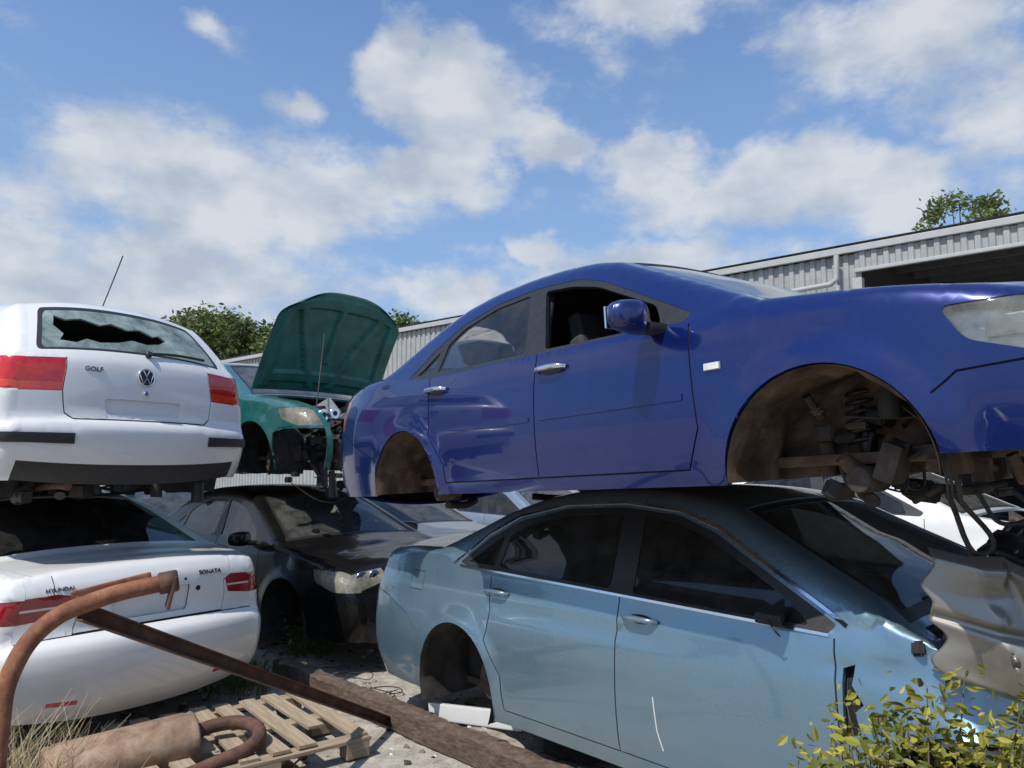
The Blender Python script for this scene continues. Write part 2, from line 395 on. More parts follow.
def wheel_(root,cx,cz,sg):
    V=[];F=[];n=48
    prof=[(.20,.06),(.215,.09),(.29,.10),(.315,.085),(.32,.05),(.32,-.05),(.315,-.085),(.29,-.10),(.20,-.09),(.19,-.03),(.07,.03),(.0,.035)]
    for i in range(n):
        a=2*math.pi*i/n
        for r,w in prof: V.append((cx+r*math.cos(a),sg*(.74+w),cz+r*math.sin(a)))
    m=len(prof);mi=[]
    for i in range(n):
        for j in range(m-1):
            F.append((i*m+j,i*m+j+1,((i+1)%n)*m+j+1,((i+1)%n)*m+j));mi.append(0 if j<8 else 1)
    pydata('wheel',V,F,root,[M['rub'],M['alu']],True,mi)
def interior(root,sp,sh):
    def seat(x,y,w,nm):
        box(nm+'_cushion',(x,y,.50),(.5,w,.16),M['int'],root,(0,-.12,0),.05,3)
        box(nm+'_backrest',(x-.27,y,.78),(.13,w*.96,.54),M['int'],root,(0,-.28,0),.05,3,(.8,.8))
        for k in ([0] if w<.7 else [-.35,.35]):
            box(nm+'_headrest',(x-.40,y+k,1.09),(.09,.25,.17),M['int'],root,(0,-.2,0),.035,3)
    B=sp.get('bx',2.24)
    seat(B+.30,-.36,.50,'front_seat');seat(B+.30,.36,.50,'front_seat');seat(B-.55,0,1.2,'rear_seat')
    box('dashboard',(B+.98,0,.76),(.30,1.26,.24),M['blk'],root,(0,.1,0),.06,3)
    c=Vector((B+.72,-.36,.90));ax=Vector((-.85,0,.5)).normalized();u=Vector((0,1,0));v=ax.cross(u)
    tube('steering_wheel',[c+(u*math.cos(a)+v*math.sin(a))*.185 for a in np.linspace(0,2*math.pi,24,endpoint=False)],.015,M['blk'],root,True)
    tube('steering_spoke',[c-u*.18,c-ax*.02,c+u*.18],.02,M['blk'],root)
    for sg in(-1,1): tube('b_pillar_trim',[(B-.05,sg*(float(sh.Y(B,1.0)[0])-.06),.6),(B-.07,sg*(float(sh.Y(B,1.0)[0])-.06),1.0),(B-.16,sg*(float(sh.Y(B,1.25)[0])-.07),1.26)],.03,M['int'],root)
def ribbon(root,sh,name,pl,w,out,mat,sides=(-1,1)):
    P=np.array(subdiv(pl,.03,False));T=np.gradient(P,axis=0);T/=np.linalg.norm(T,axis=1)[:,None];N=np.stack([-T[:,1],T[:,0]],1)*w/2
    for sg in sides:
        V=[];F=[]
        for p,n in zip(P,N):
            for q,o in((p-n,-.004),(p-n*.8,out),(p+n*.8,out),(p+n,-.004)):
                V.append((q[0],sg*(float(sh.Y(q[0],q[1])[0])+o),q[1]))
        for i in range(len(P)-1):
            for j in range(3): F.append((i*4+j,i*4+j+1,i*4+j+5,i*4+j+4))
        F.append((0,1,2,3));k=len(V);F.append((k-1,k-2,k-3,k-4))
        pydata(name,V,F,root,[mat],False)
def handle(root,sh,x,z,mat,sides=(-1,1)):
    for sg in sides:
        y=float(sh.Y(x,z)[0])
        bm=bmesh.new();bmesh.ops.create_uvsphere(bm,u_segments=20,v_segments=10,radius=1)
        for v in bm.verts: v.co=Vector((v.co.x*.075,v.co.y*.004,v.co.z*.026))
        me=bpy.data.meshes.new('handle_cup');bm.to_mesh(me);bm.free();o=obj('handle_cup',me,root,[M['seam']]);o.location=(x,sg*(y+.001),z-.004)
        H=[(x-.10,sg*(y+.006),z),(x-.07,sg*(y+.03),z+.004),(x,sg*(y+.036),z+.006),(x+.07,sg*(y+.03),z+.004),(x+.10,sg*(y+.006),z)]
        tube('door_handle',H,.0125,mat,root,taper=[.7,1,1.15,1,.7])
def mirror(root,sh,x,z,mat,sides=(-1,1),s=1.0):
    for sg in sides:
        y=float(sh.Y(x,z)[0])
        bm=bmesh.new();bmesh.ops.create_cube(bm,size=2);bmesh.ops.subdivide_edges(bm,edges=bm.edges[:],cuts=3,use_grid_fill=True)
        for v in bm.verts:
            c=v.co.copy();n=c.normalized();c=c*.35+n*.75
            t=(c.y*sg)
            v.co=Vector((c.x*.065-(.03 if c.x>0 else 0)*abs(t)+(.02*t),c.y*.115*s,c.z*.062*s*(1-.12*t)))
            if c.x<-.55: v.co.x=-.045+.01*t
        for f in bm.faces:f.smooth=True
        me=bpy.data.meshes.new('mirror_housing');bm.to_mesh(me);bm.free();o=obj('mirror_housing',me,root,[mat]);o.location=(x,sg*(y+.14),z+.035)
        m2=o.modifiers.new('s','SUBSURF');m2.levels=1;m2.render_levels=2
        box('mirror_arm',(x+.01,sg*(y+.03),z-.005),(.08,.12,.04),M['blk'],root,(0,0,0),.015)
        box('mirror_glass',(x-.052,sg*(y+.143),z+.035),(.01,.17*s,.085*s),M['chrome'],root,(0,0,0),.004)
def clutter(name,parent,lo,hi_,n,seed,scale=1.,mats=None,hang=0):
    r=random.Random(seed);mats=mats or [M['blk'],M['liner'],M['alu'],M['brownd'],M['rub']]
    bm=bmesh.new()
    for i in range(n):
        p=[r.uniform(a,b) for a,b in zip(lo,hi_)];k=r.randrange(len(mats));s0=len(bm.faces)
        mt=Matrix.Translation(p)@Matrix.Rotation(r.uniform(0,6.28),4,Vector((r.uniform(-1,1),r.uniform(-1,1),r.uniform(-1,1))).normalized() if r.random()<.5 else Vector((0,0,1)))
        q=r.random()
        if q<.55:
            g=bmesh.ops.create_cube(bm,size=1,matrix=mt@Matrix.Diagonal((r.uniform(.05,.22)*scale,r.uniform(.04,.16)*scale,r.uniform(.02,.14)*scale,1)))
            ed=list({e for v in g['verts'] for e in v.link_edges});bmesh.ops.bevel(bm,geom=ed,offset=.008,segments=2,affect='EDGES')
        else:
            rr=r.uniform(.015,.07)*scale
            bmesh.ops.create_cone(bm,cap_ends=True,segments=16,radius1=rr,radius2=rr*r.uniform(.7,1),depth=r.uniform(.04,.3)*scale,matrix=mt)
        bm.faces.ensure_lookup_table()
        for f in bm.faces[s0:]: f.material_index=k
    me=bpy.data.meshes.new(name);bm.to_mesh(me);bm.free();o=obj(name,me,parent,mats)
    for i in range(n//3):
        a=[r.uniform(x,y) for x,y in zip(lo,hi_)];c=[r.uniform(x,y) for x,y in zip(lo,hi_)]
        b_=[(x+y)/2+r.uniform(-.08,.12) for x,y in zip(a,c)]
        if hang: b_[2]-=hang*r.random()
        tube('hose',[a,b_,c],r.uniform(.004,.016)*scale,r.choice([M['rub'],M['blk'],M['rub'],M['brownd']]),parent)
    return o
# ------------------------------------------------------------------ car specs
PROF=[(.1,.085),(.2,.05),(.3,.022),(.42,.006),(.55,0),(.68,.003),(.78,.012),(.86,.026),(.93,.045),(1.1,.07)]
def door_regs(B,bz,Fx,Rx,acx,aR,seam=M['seam'],sill=.27):
    fd=[(B,bz),(B,sill),(Fx-.03,sill),(Fx+.03,.5),(Fx,bz-.03)]
    rd=[(Rx,bz+.02),(Rx+.03,.76),(acx+aR*.80,.62),(acx+aR+.06,.45),(acx+aR+.07,sill),(B,sill)]
    return [('door_seam',strip(fd,.007),seam,.006,0),('door_seam',strip(rd,.007),seam,.006,0)]
def spec_small(front_open=False,windows='glass',light='yell',hood_open=False,zb=(.22,.19,.21),sl=.27):
    sp=dict(L=4.5,bx=2.24,arches=[(1.06,.31,.35),(3.62,.31,.355)],sill=zb[1],
     outline=[('rear',[(.12,zb[0]),(.03,max(.35,zb[0]+.06)),(.0,.5),(.01,.62),(.06,.8),(.10,.93),(.15,.985)],.09,.12),
      ('trunk',[(.15,.985),(.38,1.015),(.70,1.025)],.06,.03),
      ('rglass',[(.70,1.025),(.92,1.14),(1.18,1.265),(1.40,1.345)],.05,.05),
      ('roof',[(1.40,1.345),(1.70,1.388),(2.05,1.395),(2.38,1.362),(2.58,1.315)],.06,.012),
      ('wind',[(2.58,1.315),(2.98,1.13),(3.40,.935)],.045,.05),
      ('hood',[(3.40,.935),(3.8,.885),(4.12,.825),(4.33,.745)],.055,.015),
      ('front',[(4.33,.745),(4.42,.63),(4.46,.5),(4.455,max(.35,zb[2]+.05)),(4.40,zb[2])],.10,.14)],
     W=[(0,.76),(.12,.805),(.35,.85),(.9,.868),(2.2,.87),(3.4,.868),(3.95,.85),(4.25,.79),(4.5,.70)],
     prof=PROF,belt=[(0,1.1),(.7,1.02),(1.1,.955),(3.15,.90),(3.3,.92),(3.5,1.1)],tum=.43)
    s=door_regs(2.24,.925,3.13,1.30,1.06,.35,sill=sl)
    dlo=fil([(1.03,.965),(1.20,1.105),(1.42,1.225),(1.72,1.295),(2.05,1.308),(2.35,1.28),(2.54,1.225),(3.12,.945),(3.10,.91),(1.3,.94)],.04)
    q=fil([(1.12,.975),(1.29,.972),(1.29,1.10)],.015)
    rp=fil([(1.34,.965),(2.12,.945),(2.00,1.28),(1.73,1.268),(1.47,1.205),(1.35,1.13)],.03)
    fp=fil([(2.27,.943),(2.98,.922),(2.92,1.02),(2.52,1.20),(2.33,1.25),(2.12,1.275)],.03)
    g=M['glass']
    s=[('quarter_glass',q,g,.008,0),('rear_door_glass',rp,g,.008,0),('front_door_glass',fp,None if windows=='open' else g,.008,0)]+s+[('window_trim',dlo,M['blk'],.002,.02)]
    s+=[('headlight',fil([(4.00,.775),(4.5,.78),(4.5,.605),(4.25,.605),(4.06,.67)],.03),M[light],.004,.03),
        ('tail_light',fil([(-.1,.74),(.2,.72),(.27,.93),(-.1,.95)],.03),M['dred'],.003,.02),
        ('bumper_seam',strip([(3.965,.53),(4.03,.585),(4.20,.598)],.007),M['seam'],.005,0),
        ('bumper_seam',strip([(.72,.50),(.45,.60),(.2,.71)],.007),M['seam'],.005,0)]
    w=[('windshield_glass',('wind',[(-.9,3.35),(.9,3.35),(.88,2.63),(-.88,2.63)]),M['glassw'],.006,.01),
       ('windshield_border',('wind',[(-.94,3.39),(.94,3.39),(.92,2.60),(-.92,2.60)]),M['blk'],.004,.01),
       ('rear_screen',('rglass',[(-.88,.75),(.88,.75),(.86,1.35),(-.86,1.35)]),M['glass'],.006,.01),
       ('headlight',('front',[(-1.1,.78),(-.62,.735),(-.6,.655),(-1.1,.605)]),M[light],.004,.03),
       ('headlight',('front',[(1.1,.78),(.62,.735),(.6,.655),(1.1,.605)]),M[light],.004,.03),
       ('grille',('front',[(-.42,.72),(.42,.72),(.36,.62),(-.36,.62)]),M['blk'],.02,.03),
       ('lower_grille',('front',[(-.6,.45),(.6,.45),(.55,.37),(-.55,.37)]),M['blk'],.03,.03),
       ('tail_light',('rear',[(-1.1,.93),(-.62,.92),(-.62,.76),(-1.1,.74)]),M['dred'],.003,.02),
       ('tail_light',('rear',[(1.1,.93),(.62,.92),(.62,.76),(1.1,.74)]),M['dred'],.003,.02)]
    hs=[]
    for sg in(-1,1): hs.append(('hood_seam',('hood',[(sg*.93,3.44),(sg*.93,4.31),(sg*.921,4.31),(sg*.921,3.44)]),M['seam'],.006,0))
    if hood_open: w.append(('hood_opening',('hood',[(-.92,3.46),(.92,3.46),(.92,4.4),(-.92,4.4)]),None,0,0))
    else: w+=hs
    if front_open:
        w=[r for r in w if r[1][0]!='front'];w.append(('front_opening',('front',[(-.93,.76),(.93,.76),(.93,.1),(-.93,.1)]),None,0,0))
    sp['side']=s;sp['wrap']=w
    return sp
D=math.radians
# --- blue sedan on top
sp=spec_small(windows='open',light='clear',zb=(.29,.29,.36),sl=.35);sp['floor']=.34;sp['wellmat']=M['brown'];sp['discs']=False;sp['wella']=-2
blue,shb=build_car('blue_sedan',sp,M['blue'],(-.57,5.76,1.18),(D(1.6),D(-2.6),D(-51.8)))
handle(blue,shb,1.40,.855,M['chrome']);handle(blue,shb,2.36,.835,M['chrome']);mirror(blue,shb,2.97,.905,M['blue'])
ribbon(blue,shb,'door_moulding',[(1.50,.62),(2.20,.62)],.03,.004,M['blue']);ribbon(blue,shb,'door_moulding',[(2.28,.62),(3.10,.62)],.03,.004,M['blue'])
ribbon(blue,shb,'side_repeater_lamp',[(3.21,.715),(3.275,.715)],.03,.010,M['lens'])
mm_=[M['brownd'],M['brown'],M['liner'],M['blk']]
clutter('suspension_debris',blue,(3.45,-.66,.30),(3.92,-.42,.56),22,5,.55,mm_,.1)
clutter('suspension_debris',blue,(.95,-.70,.30),(1.28,-.45,.5),12,9,.5,mm_+[M['alu']],.08)
clutter('hanging_underbody_parts',blue,(3.45,-.62,.22),(4.1,-.2,.34),12,15,.55,mm_,.22)
V=[];F=[]
for i in range(24):
    for j in range(9):
        a=math.radians(66-66*i/23);r_=.348-.03*abs(mnoise.noise(Vector((i*.4,j*.2,1))))*j/8;dn=max(0,(i-14)/9)
        V.append((3.62+r_*math.cos(a)-.05*(j/8)*dn,-.84+.028*j,.31+r_*math.sin(a)-(.07+.09*mnoise.noise(Vector((j*.7,3,i*.2))))*dn))
for i in range(23):
    for j in range(8): F.append((i*9+j,i*9+j+1,i*9+j+10,i*9+j+9))
pydata('ragged_arch_liner',V,F,blue,[M['blk']],True)
# --- pale blue sedan
def ridg(p): return 1-2*abs(mnoise.noise(p))
def dent_teal(V,N):
    out=V.copy()
    for i,(x,y,z) in enumerate(V):
        m=min(1,max(0,(x-3.46)/.45))
        if m>0:
            m=m*m*(3-2*m);p=Vector((x*2.6,y*2.6,z*2.6))
            out[i]=V[i]-N[i]*m*(.06*max(0,ridg(p))+.025*ridg(p*2.3+Vector((3,1,2))))
    return out
sp=dict(L=4.8,bx=2.38,arches=[(1.13,.32,.355),(3.86,.32,.36)],
 outline=[('rear',[(.17,.22),(.07,.35),(.04,.52),(.07,.7),(.12,.86),(.19,1.0),(.27,1.045)],.10,.13),
  ('trunk',[(.27,1.045),(.5,1.07),(.86,1.085)],.06,.03),
  ('rglass',[(.86,1.085),(1.12,1.2),(1.4,1.32),(1.65,1.40)],.05,.06),
  ('roof',[(1.65,1.40),(1.95,1.445),(2.3,1.455),(2.65,1.425),(2.87,1.375)],.06,.012),
  ('wind',[(2.87,1.375),(3.2,1.21),(3.66,1.0)],.045,.07),
  ('hood',[(3.66,1.0),(4.0,.95),(4.35,.87),(4.58,.78)],.055,.05),
  ('front',[(4.58,.78),(4.68,.64),(4.72,.5),(4.72,.35),(4.66,.21)],.10,.14)],
 W=[(0,.80),(.15,.845),(.4,.885),(.95,.905),(2.3,.91),(3.6,.905),(4.2,.88),(4.55,.82),(4.8,.74)],
 prof=PROF,belt=[(0,1.2),(.85,1.08),(1.15,1.005),(3.35,.94),(3.55,.96),(3.7,1.15)],tum=.42,crease=.80,dent=dent_teal)
s=door_regs(2.38,.955,3.42,1.42,1.13,.36)
dlo=fil([(1.10,1.015),(1.3,1.165),(1.52,1.27),(1.85,1.345),(2.25,1.365),(2.6,1.335),(2.82,1.265),(3.42,.97),(3.40,.94),(1.3,.99)],.04)
q=fil([(1.18,1.025),(1.42,1.018),(1.42,1.19)],.015)
rp=fil([(1.46,1.015),(2.30,.985),(2.26,1.335),(1.88,1.315),(1.6,1.255),(1.47,1.19)],.03)
fp=fil([(2.44,.98),(3.32,.955),(3.20,1.04),(2.78,1.245),(2.58,1.305),(2.40,1.33)],.03)
sp['side']=[('quarter_glass',q,M['glassd'],.006,0),('rear_door_glass',rp,M['glassd'],.006,0),('front_door_glass',fp,M['glassd'],.006,0)]+s+[('window_trim',dlo,M['blk'],.002,.02),
  ('tail_light',fil([(-.1,.79),(.16,.78),(.215,.90),(.26,1.0),(-.1,1.0)],.02),M['red'],.003,.02),
  ('bumper_seam',strip([(.78,.52),(.6,.66),(.35,.74),(.16,.77)]),M['seam'],.005,0),
  ('fuel_flap_seam',strip([(.62,.93),(.76,.93),(.76,.82),(.62,.82),(.62,.93)],.004),M['seam'],.004,0),
  ('torn_hole',[(3.455,.83),(3.50,.85),(3.49,.78),(3.53,.72),(3.50,.69),(3.52,.62),(3.46,.60)],M['seam'],.04,0),
  ('missing_nose',[(4.35,.0),(5,.0),(5,.95),(4.25,.95),(4.20,.80),(4.32,.70),(4.26,.58)],None,0,0)]
sp['wrap']=[('windshield_glass',('wind',[(-.91,3.6),(.91,3.6),(.89,2.93),(-.89,2.93)]),M['glassw'],.006,.01),
  ('windshield_border',('wind',[(-.945,3.65),(.945,3.65),(.93,2.89),(-.93,2.89)]),M['blk'],.004,.01),
  ('rear_screen',('rglass',[(-.88,.91),(.88,.91),(.86,1.59),(-.86,1.59)]),M['glassd'],.006,.01),
  ('hood_opening',('hood',[(-.9,3.68),(.9,3.68),(.9,4.25),(1.1,4.25),(1.1,4.6),(-1.1,4.6),(-1.1,4.25),(-.9,4.25)]),None,0,0),
  ('front_opening',('front',[(-1.1,.79),(1.1,.79),(1.1,.1),(-1.1,.1)]),None,0,0),
  ('tail_light',('rear',[(-1.1,1.0),(-.66,.99),(-.66,.82),(-1.1,.79)]),M['red'],.003,.02),('tail_light',('rear',[(1.1,1.0),(.66,.99),(.66,.82),(1.1,.79)]),M['red'],.003,.02)]
teal,sht=build_car('pale_blue_sedan',sp,M['teal'],(-.38,6.01,.06),(0,D(-.8),D(-49.4)))
handle(teal,sht,1.50,.885,M['teal']);handle(teal,sht,2.52,.875,M['teal'])
ribbon(teal,sht,'chrome_window_trim',[(1.06,1.008),(1.28,1.185),(1.5,1.295),(1.85,1.368),(2.25,1.388),(2.6,1.358),(2.84,1.285),(3.46,.972)],.016,.006,M['chrome'])
ribbon(teal,sht,'chrome_belt_trim',[(1.12,1.0),(2.36,.965),(3.40,.935)],.014,.006,M['chrome'])
ribbon(teal,sht,'door_scratch',[(2.60,.56),(2.615,.42),(2.64,.34)],.006,.0012,M['white'],(-1,))
y0=float(sht.Y(3.2,.95)[0]);box('mirror_stub',(3.18,-(y0+.035),.975),(.10,.09,.045),M['rub'],teal,(.1,.1,.3),.015);tube('mirror_wire',[(3.2,-(y0+.08),.97),(3.24,-(y0+.11),.945),(3.25,-(y0+.09),.92)],.004,M['blk'],teal)
clutter('engine_bay_parts',teal,(3.72,-.62,.55),(4.5,.65,.86),60,21,1.1)
clutter('engine_bay_parts',teal,(3.75,-.75,.84),(4.35,.3,.98),22,22,.6)
box('bulkhead',(3.68,0,.72),(.03,1.5,.5),M['liner'],teal)
box('inner_wing',(4.05,-.70,.70),(.7,.03,.3),M['teal'],teal,(0,.1,0),.008);box('inner_wing',(4.05,.70,.70),(.7,.03,.3),M['teal'],teal,(0,.1,0),.008)
def sheet(name,parent,mat,nu,nv,fn,thick=.004):
    V=[fn(i/(nu-1),j/(nv-1)) for i in range(nu) for j in range(nv)]
    F=[(i*nv+j,i*nv+j+1,(i+1)*nv+j+1,(i+1)*nv+j) for i in range(nu-1) for j in range(nv-1)]
    o=pydata(name,V,F,parent,[mat],True);md=o.modifiers.new('t','SOLIDIFY');md.thickness=thick;return o
def bsk(u,v):
    pr=[(0,.16,.0),(.10,.05,.03),(.20,.0,.0),(.48,-.015,-.16),(.52,.01,-.18),(.56,-.012,-.20),(.86,.0,-.36),(.94,.03,-.385),(1,.10,-.38)]
    a=np.interp(v,[q[0] for q in pr],[q[1] for q in pr]);h=np.interp(v,[q[0] for q in pr],[q[2] for q in pr])
    c1=max(0,1-abs(u-.33-.22*(v-.5))/.10)*.05;c2=max(0,1-abs(u-.68+.3*(v-.5))/.08)*.035
    k=.018*mnoise.noise(Vector((u*5,v*4,1)))
    tear=.07*mnoise.noise(Vector((v*7,2.2,0)))
    return (3.76+.86*u+tear*(1-u)*(u<.25)+.05*v,-.93+a+c1+c2+k,1.25+h-.15*u+.8*c1*(.5-v))
o=sheet('crumpled_bumper_skin',teal,M['beige'],70,60,bsk,.005)
clutter('torn_radiator_support',teal,(3.90,-.80,1.10),(4.5,-.35,1.25),20,31,.5,[M['blk'],M['liner'],M['blk'],M['brownd']])
clutter('crushed_wing_brackets',teal,(3.60,-.84,.84),(3.85,-.60,1.0),16,35,.4,[M['blk'],M['liner'],M['alu'],M['brownd']],.1)
sheet('radiator_grille_panel',teal,M['blk'],16,8,lambda u,v:(3.85+.6*u,-.66+.35*v,1.24+.08*v-.10*u+.03*mnoise.noise(Vector((u*5,v*3,0)))),.02)
for i in range(14): tube('radiator_fin',[(3.87+.04*i,-.66,1.255-.007*i),(3.87+.04*i,-.32,1.335-.007*i)],.006,M['alu'],teal)
box('white_plastic_trim',(1.10,-.74,.11),(.80,.03,.10),M['white'],teal,(0,-.12,.1),.008)
for x_ in(1.6,3.2):
    for y_ in(-.4,.5): box('support_block',(x_,y_,.06),(.3,.2,.24),M['brownd'],teal,(0,0,.2),.01)
# --- white hatchback (rear view)
sp=dict(L=4.15,bx=2.1,arches=[(.80,.30,.34),(3.3,.30,.34)],
 outline=[('rear',[(.10,.27),(.03,.38),(-.01,.50),(-.005,.595),(.045,.635),(.05,.8),(.06,.96),(.09,1.02)],.08,.08),
  ('rglass',[(.09,1.02),(.2,1.155),(.33,1.29),(.42,1.365)],.08,.08),
  ('roof',[(.42,1.365),(.8,1.405),(1.5,1.43),(2.1,1.41),(2.35,1.38)],.06,.02),
  ('wind',[(2.35,1.38),(2.7,1.21),(3.1,1.0)],.045,.07),
  ('hood',[(3.1,1.0),(3.5,.94),(3.95,.80)],.055,.05),
  ('front',[(3.95,.80),(4.07,.6),(4.1,.45),(4.05,.22)],.10,.12)],
 W=[(0,.79),(.12,.825),(.35,.855),(.9,.868),(2.2,.868),(3.4,.86),(3.8,.82),(4.15,.72)],
 prof=PROF,belt=[(0,1.0),(.5,.985),(3.0,.93),(3.1,1.0),(3.3,1.1)],tum=.36)
s=door_regs(2.1,.955,3.05,1.2,.8,.34)
s=[('rear_side_glass',fil([(.45,1.02),(.62,1.27),(1.1,1.33),(2.02,1.34),(2.02,.985),(.6,1.0)],.05),M['glass'],.006,0),
   ('front_door_glass',fil([(2.1,.98),(2.1,1.34),(2.35,1.31),(2.95,1.0)],.03),M['glass'],.006,0)]+s+[
   ('tail_light_lower',[(-.1,.80),(.16,.80),(.168,.85),(-.1,.85)],M['redo'],.003,.02),
   ('tail_light',fil([(-.1,.79),(.16,.80),(.19,.99),(-.1,.99)],.02),M['red'],.002,.02),
   ('bumper_strip',[(-.1,.49),(.45,.49),(.45,.545),(-.1,.545)],M['blk'],-.012,.02)]
jag=[(-.36,1.16),(-.30,1.19),(-.22,1.175),(-.1,1.21),(.05,1.195),(.2,1.23),(.33,1.21),(.5,1.25),(.66,1.24),(.76,1.27),(.78,1.20),(.70,1.14),(.74,1.10),(.6,1.085),(.5,1.11),(.38,1.09),(.2,1.10),(.05,1.125),(-.1,1.11),(-.25,1.125)]
w=[('rear_glass_hole',('rglass',jag),None,0,0),
   ('rear_glass',('rglass',fil([(-.90,1.05),(.90,1.05),(.86,1.31),(-.86,1.31)],.05)),M['glassg'],.004,.012),
   ('rear_glass_border',('rglass',fil([(-.94,1.035),(.94,1.035),(.90,1.33),(-.90,1.33)],.05)),M['blk'],.002,.012),
   ('tail_light_lower',('rear',[(-1.1,.85),(-.705,.85),(-.70,.80),(-1.1,.80)]),M['redo'],.003,.02),
   ('tail_light_lower',('rear',[(1.1,.85),(.705,.85),(.70,.80),(1.1,.80)]),M['redo'],.003,.02),
   ('tail_light',('rear',[(-1.1,.99),(-.70,.985),(-.695,.79),(-1.1,.79)]),M['red'],.002,.02),
   ('tail_light',('rear',[(1.1,.99),(.70,.985),(.695,.79),(1.1,.79)]),M['red'],.002,.02),
   ('plate_recess',('rear',fil([(-.36,.755),(.36,.755),(.33,.655),(-.33,.655)],.03)),M['white'],.018,.02),
   ('bumper_strip',('rear',[(-1.1,.545),(-.62,.545),(-.62,.49),(-1.1,.49)]),M['blk'],-.012,.02),
   ('bumper_strip',('rear',[(1.1,.545),(.62,.545),(.62,.49),(1.1,.49)]),M['blk'],-.012,.02),
   ('lower_valance',('rear',[(-1.1,.385),(1.1,.385),(1.1,.2),(-1.1,.2)]),M['blk'],.01,.02)]
w+=[('tailgate_seam',('rear',strip([(-.695,.99),(-.69,.79),(-.66,.66),(-.6,.625),(.6,.625),(.66,.66),(.69,.79),(.695,.99)],.009)),M['seam'],.006,0),
    ('windshield_glass',('wind',[(-.9,3.05),(.9,3.05),(.88,2.40),(-.88,2.40)]),M['glassw'],.006,.01)]
sp['side']=s;sp['wrap']=w
golf,shg=build_car('white_hatchback',sp,M['white'],(-2.39,4.89,1.31),(0,0,D(145.1)))
def badge_text(root,sh,txt,seg,t,z,size,mat=M['chrome']):
    cu=bpy.data.curves.new('badge_lettering','FONT');cu.body=txt;cu.size=size;cu.extrude=.003;cu.align_x='CENTER';cu.materials.append(mat)
    o=bpy.data.objects.new('badge_lettering',cu);COL.objects.link(o);o.parent=root
    p=sh.wp(seg,t,z);p2=sh.wp(seg,t+.05,z);p3=sh.wp(seg,t,z+.02)
    u=Vector(p2-p)*(-1);u.normalize();v=Vector(p3-p).normalized();n=u.cross(v)
    Mx=Matrix((u,v,n)).transposed().to_4x4();Mx.translation=Vector(p)+n*.002;o.matrix_local=Mx;return o
badge_text(golf,shg,'GOLF','rear',.47,.915,.042,M['blk'])
def round_badge(root,sh,seg,t,z,R):
    p=Vector(sh.wp(seg,t,z));u=Vector((0,-1,0));v=Vector(sh.wp(seg,t,z+.03)-sh.wp(seg,t,z)).normalized();n=u.cross(v)
    f=lambda a,b:p+u*a*R+v*b*R+n*.008
    cyl('badge_disc',p-n*.004,p+n*.004,R*.98,M['blk'],root)
    tube('badge_ring',[f(math.cos(a),math.sin(a)) for a in np.linspace(0,2*math.pi,20,endpoint=False)],.0055,M['chrome'],root,True)
    tube('badge_v',[f(-.38,.85),f(0,.12),f(.38,.85)],.0055,M['chrome'],root,smooth=False)
    tube('badge_w',[f(-.85,.45),f(-.42,-.8),f(0,.0),f(.42,-.8),f(.85,.45)],.0055,M['chrome'],root,smooth=False)
round_badge(golf,shg,'rear',0,.90,.055)
p=shg.wp('rear',0,.80);cyl('lock_button',p+np.array([.01,0,0]),p-np.array([.012,0,0]),.018,M['chrome'],golf)
def wiper(root,sh,seg,pts,rad=.008):
    P=[Vector(sh.wp(seg,t,v))+Vector((-.015,0,.012)) for t,v in pts]
    tube('wiper_arm',P,rad,M['blk'],root)
wiper(golf,shg,'rglass',[(-.05,1.035),(-.35,1.05),(-.72,1.06)],.009);cyl('wiper_pivot',shg.wp('rglass',-.05,1.03),shg.wp('rglass',-.05,1.03)+np.array([-.03,0,.02]),.02,M['blk'],golf)
tube('roof_antenna',[(.62,.0,1.42),(.50,0.0,1.58),(.35,0,1.79)],.004,M['blk'],golf)
tube('exhaust_tip',[(.5,.38,.22),(.16,.40,.235),(.06,.40,.23)],.024,M['rustd'],golf)
clutter('crushed_underbody_parts',golf,(.2,-.6,.16),(1.2,.6,.27),24,77,.7,[M['blk'],M['liner'],M['brownd'],M['liner']],.05)
# --- white sedan (rear view)
sp=dict(L=4.8,bx=2.4,arches=[(1.05,.32,.35),(3.78,.32,.355)],wheels=True,
 outline=[('rear',[(.13,.27),(.05,.36),(.0,.50),(-.005,.62),(.02,.67),(.075,.705),(.075,.80),(.055,.95),(.10,1.04)],.09,.09),
  ('trunk',[(.10,1.04),(.35,1.065),(.60,1.08)],.07,.03),
  ('rglass',[(.60,1.08),(.95,1.215),(1.25,1.33),(1.55,1.41)],.05,.06),
  ('roof',[(1.55,1.41),(1.9,1.45),(2.3,1.46),(2.65,1.43),(2.85,1.38)],.06,.02),
  ('wind',[(2.85,1.38),(3.2,1.21),(3.66,1.0)],.045,.08),
  ('hood',[(3.66,1.0),(4.0,.95),(4.35,.87),(4.58,.78)],.055,.05),
  ('front',[(4.58,.78),(4.68,.64),(4.72,.5),(4.72,.35),(4.66,.21)],.10,.14)],
 W=[(0,.80),(.15,.85),(.4,.89),(.95,.915),(2.3,.915),(3.6,.905),(4.2,.88),(4.55,.82),(4.8,.74)],
 prof=PROF,belt=[(0,1.2),(.6,1.07),(1.1,1.0),(3.35,.94),(3.55,.96),(3.7,1.15)],tum=.40)
s=door_regs(2.38,.955,3.42,1.42,1.05,.36)
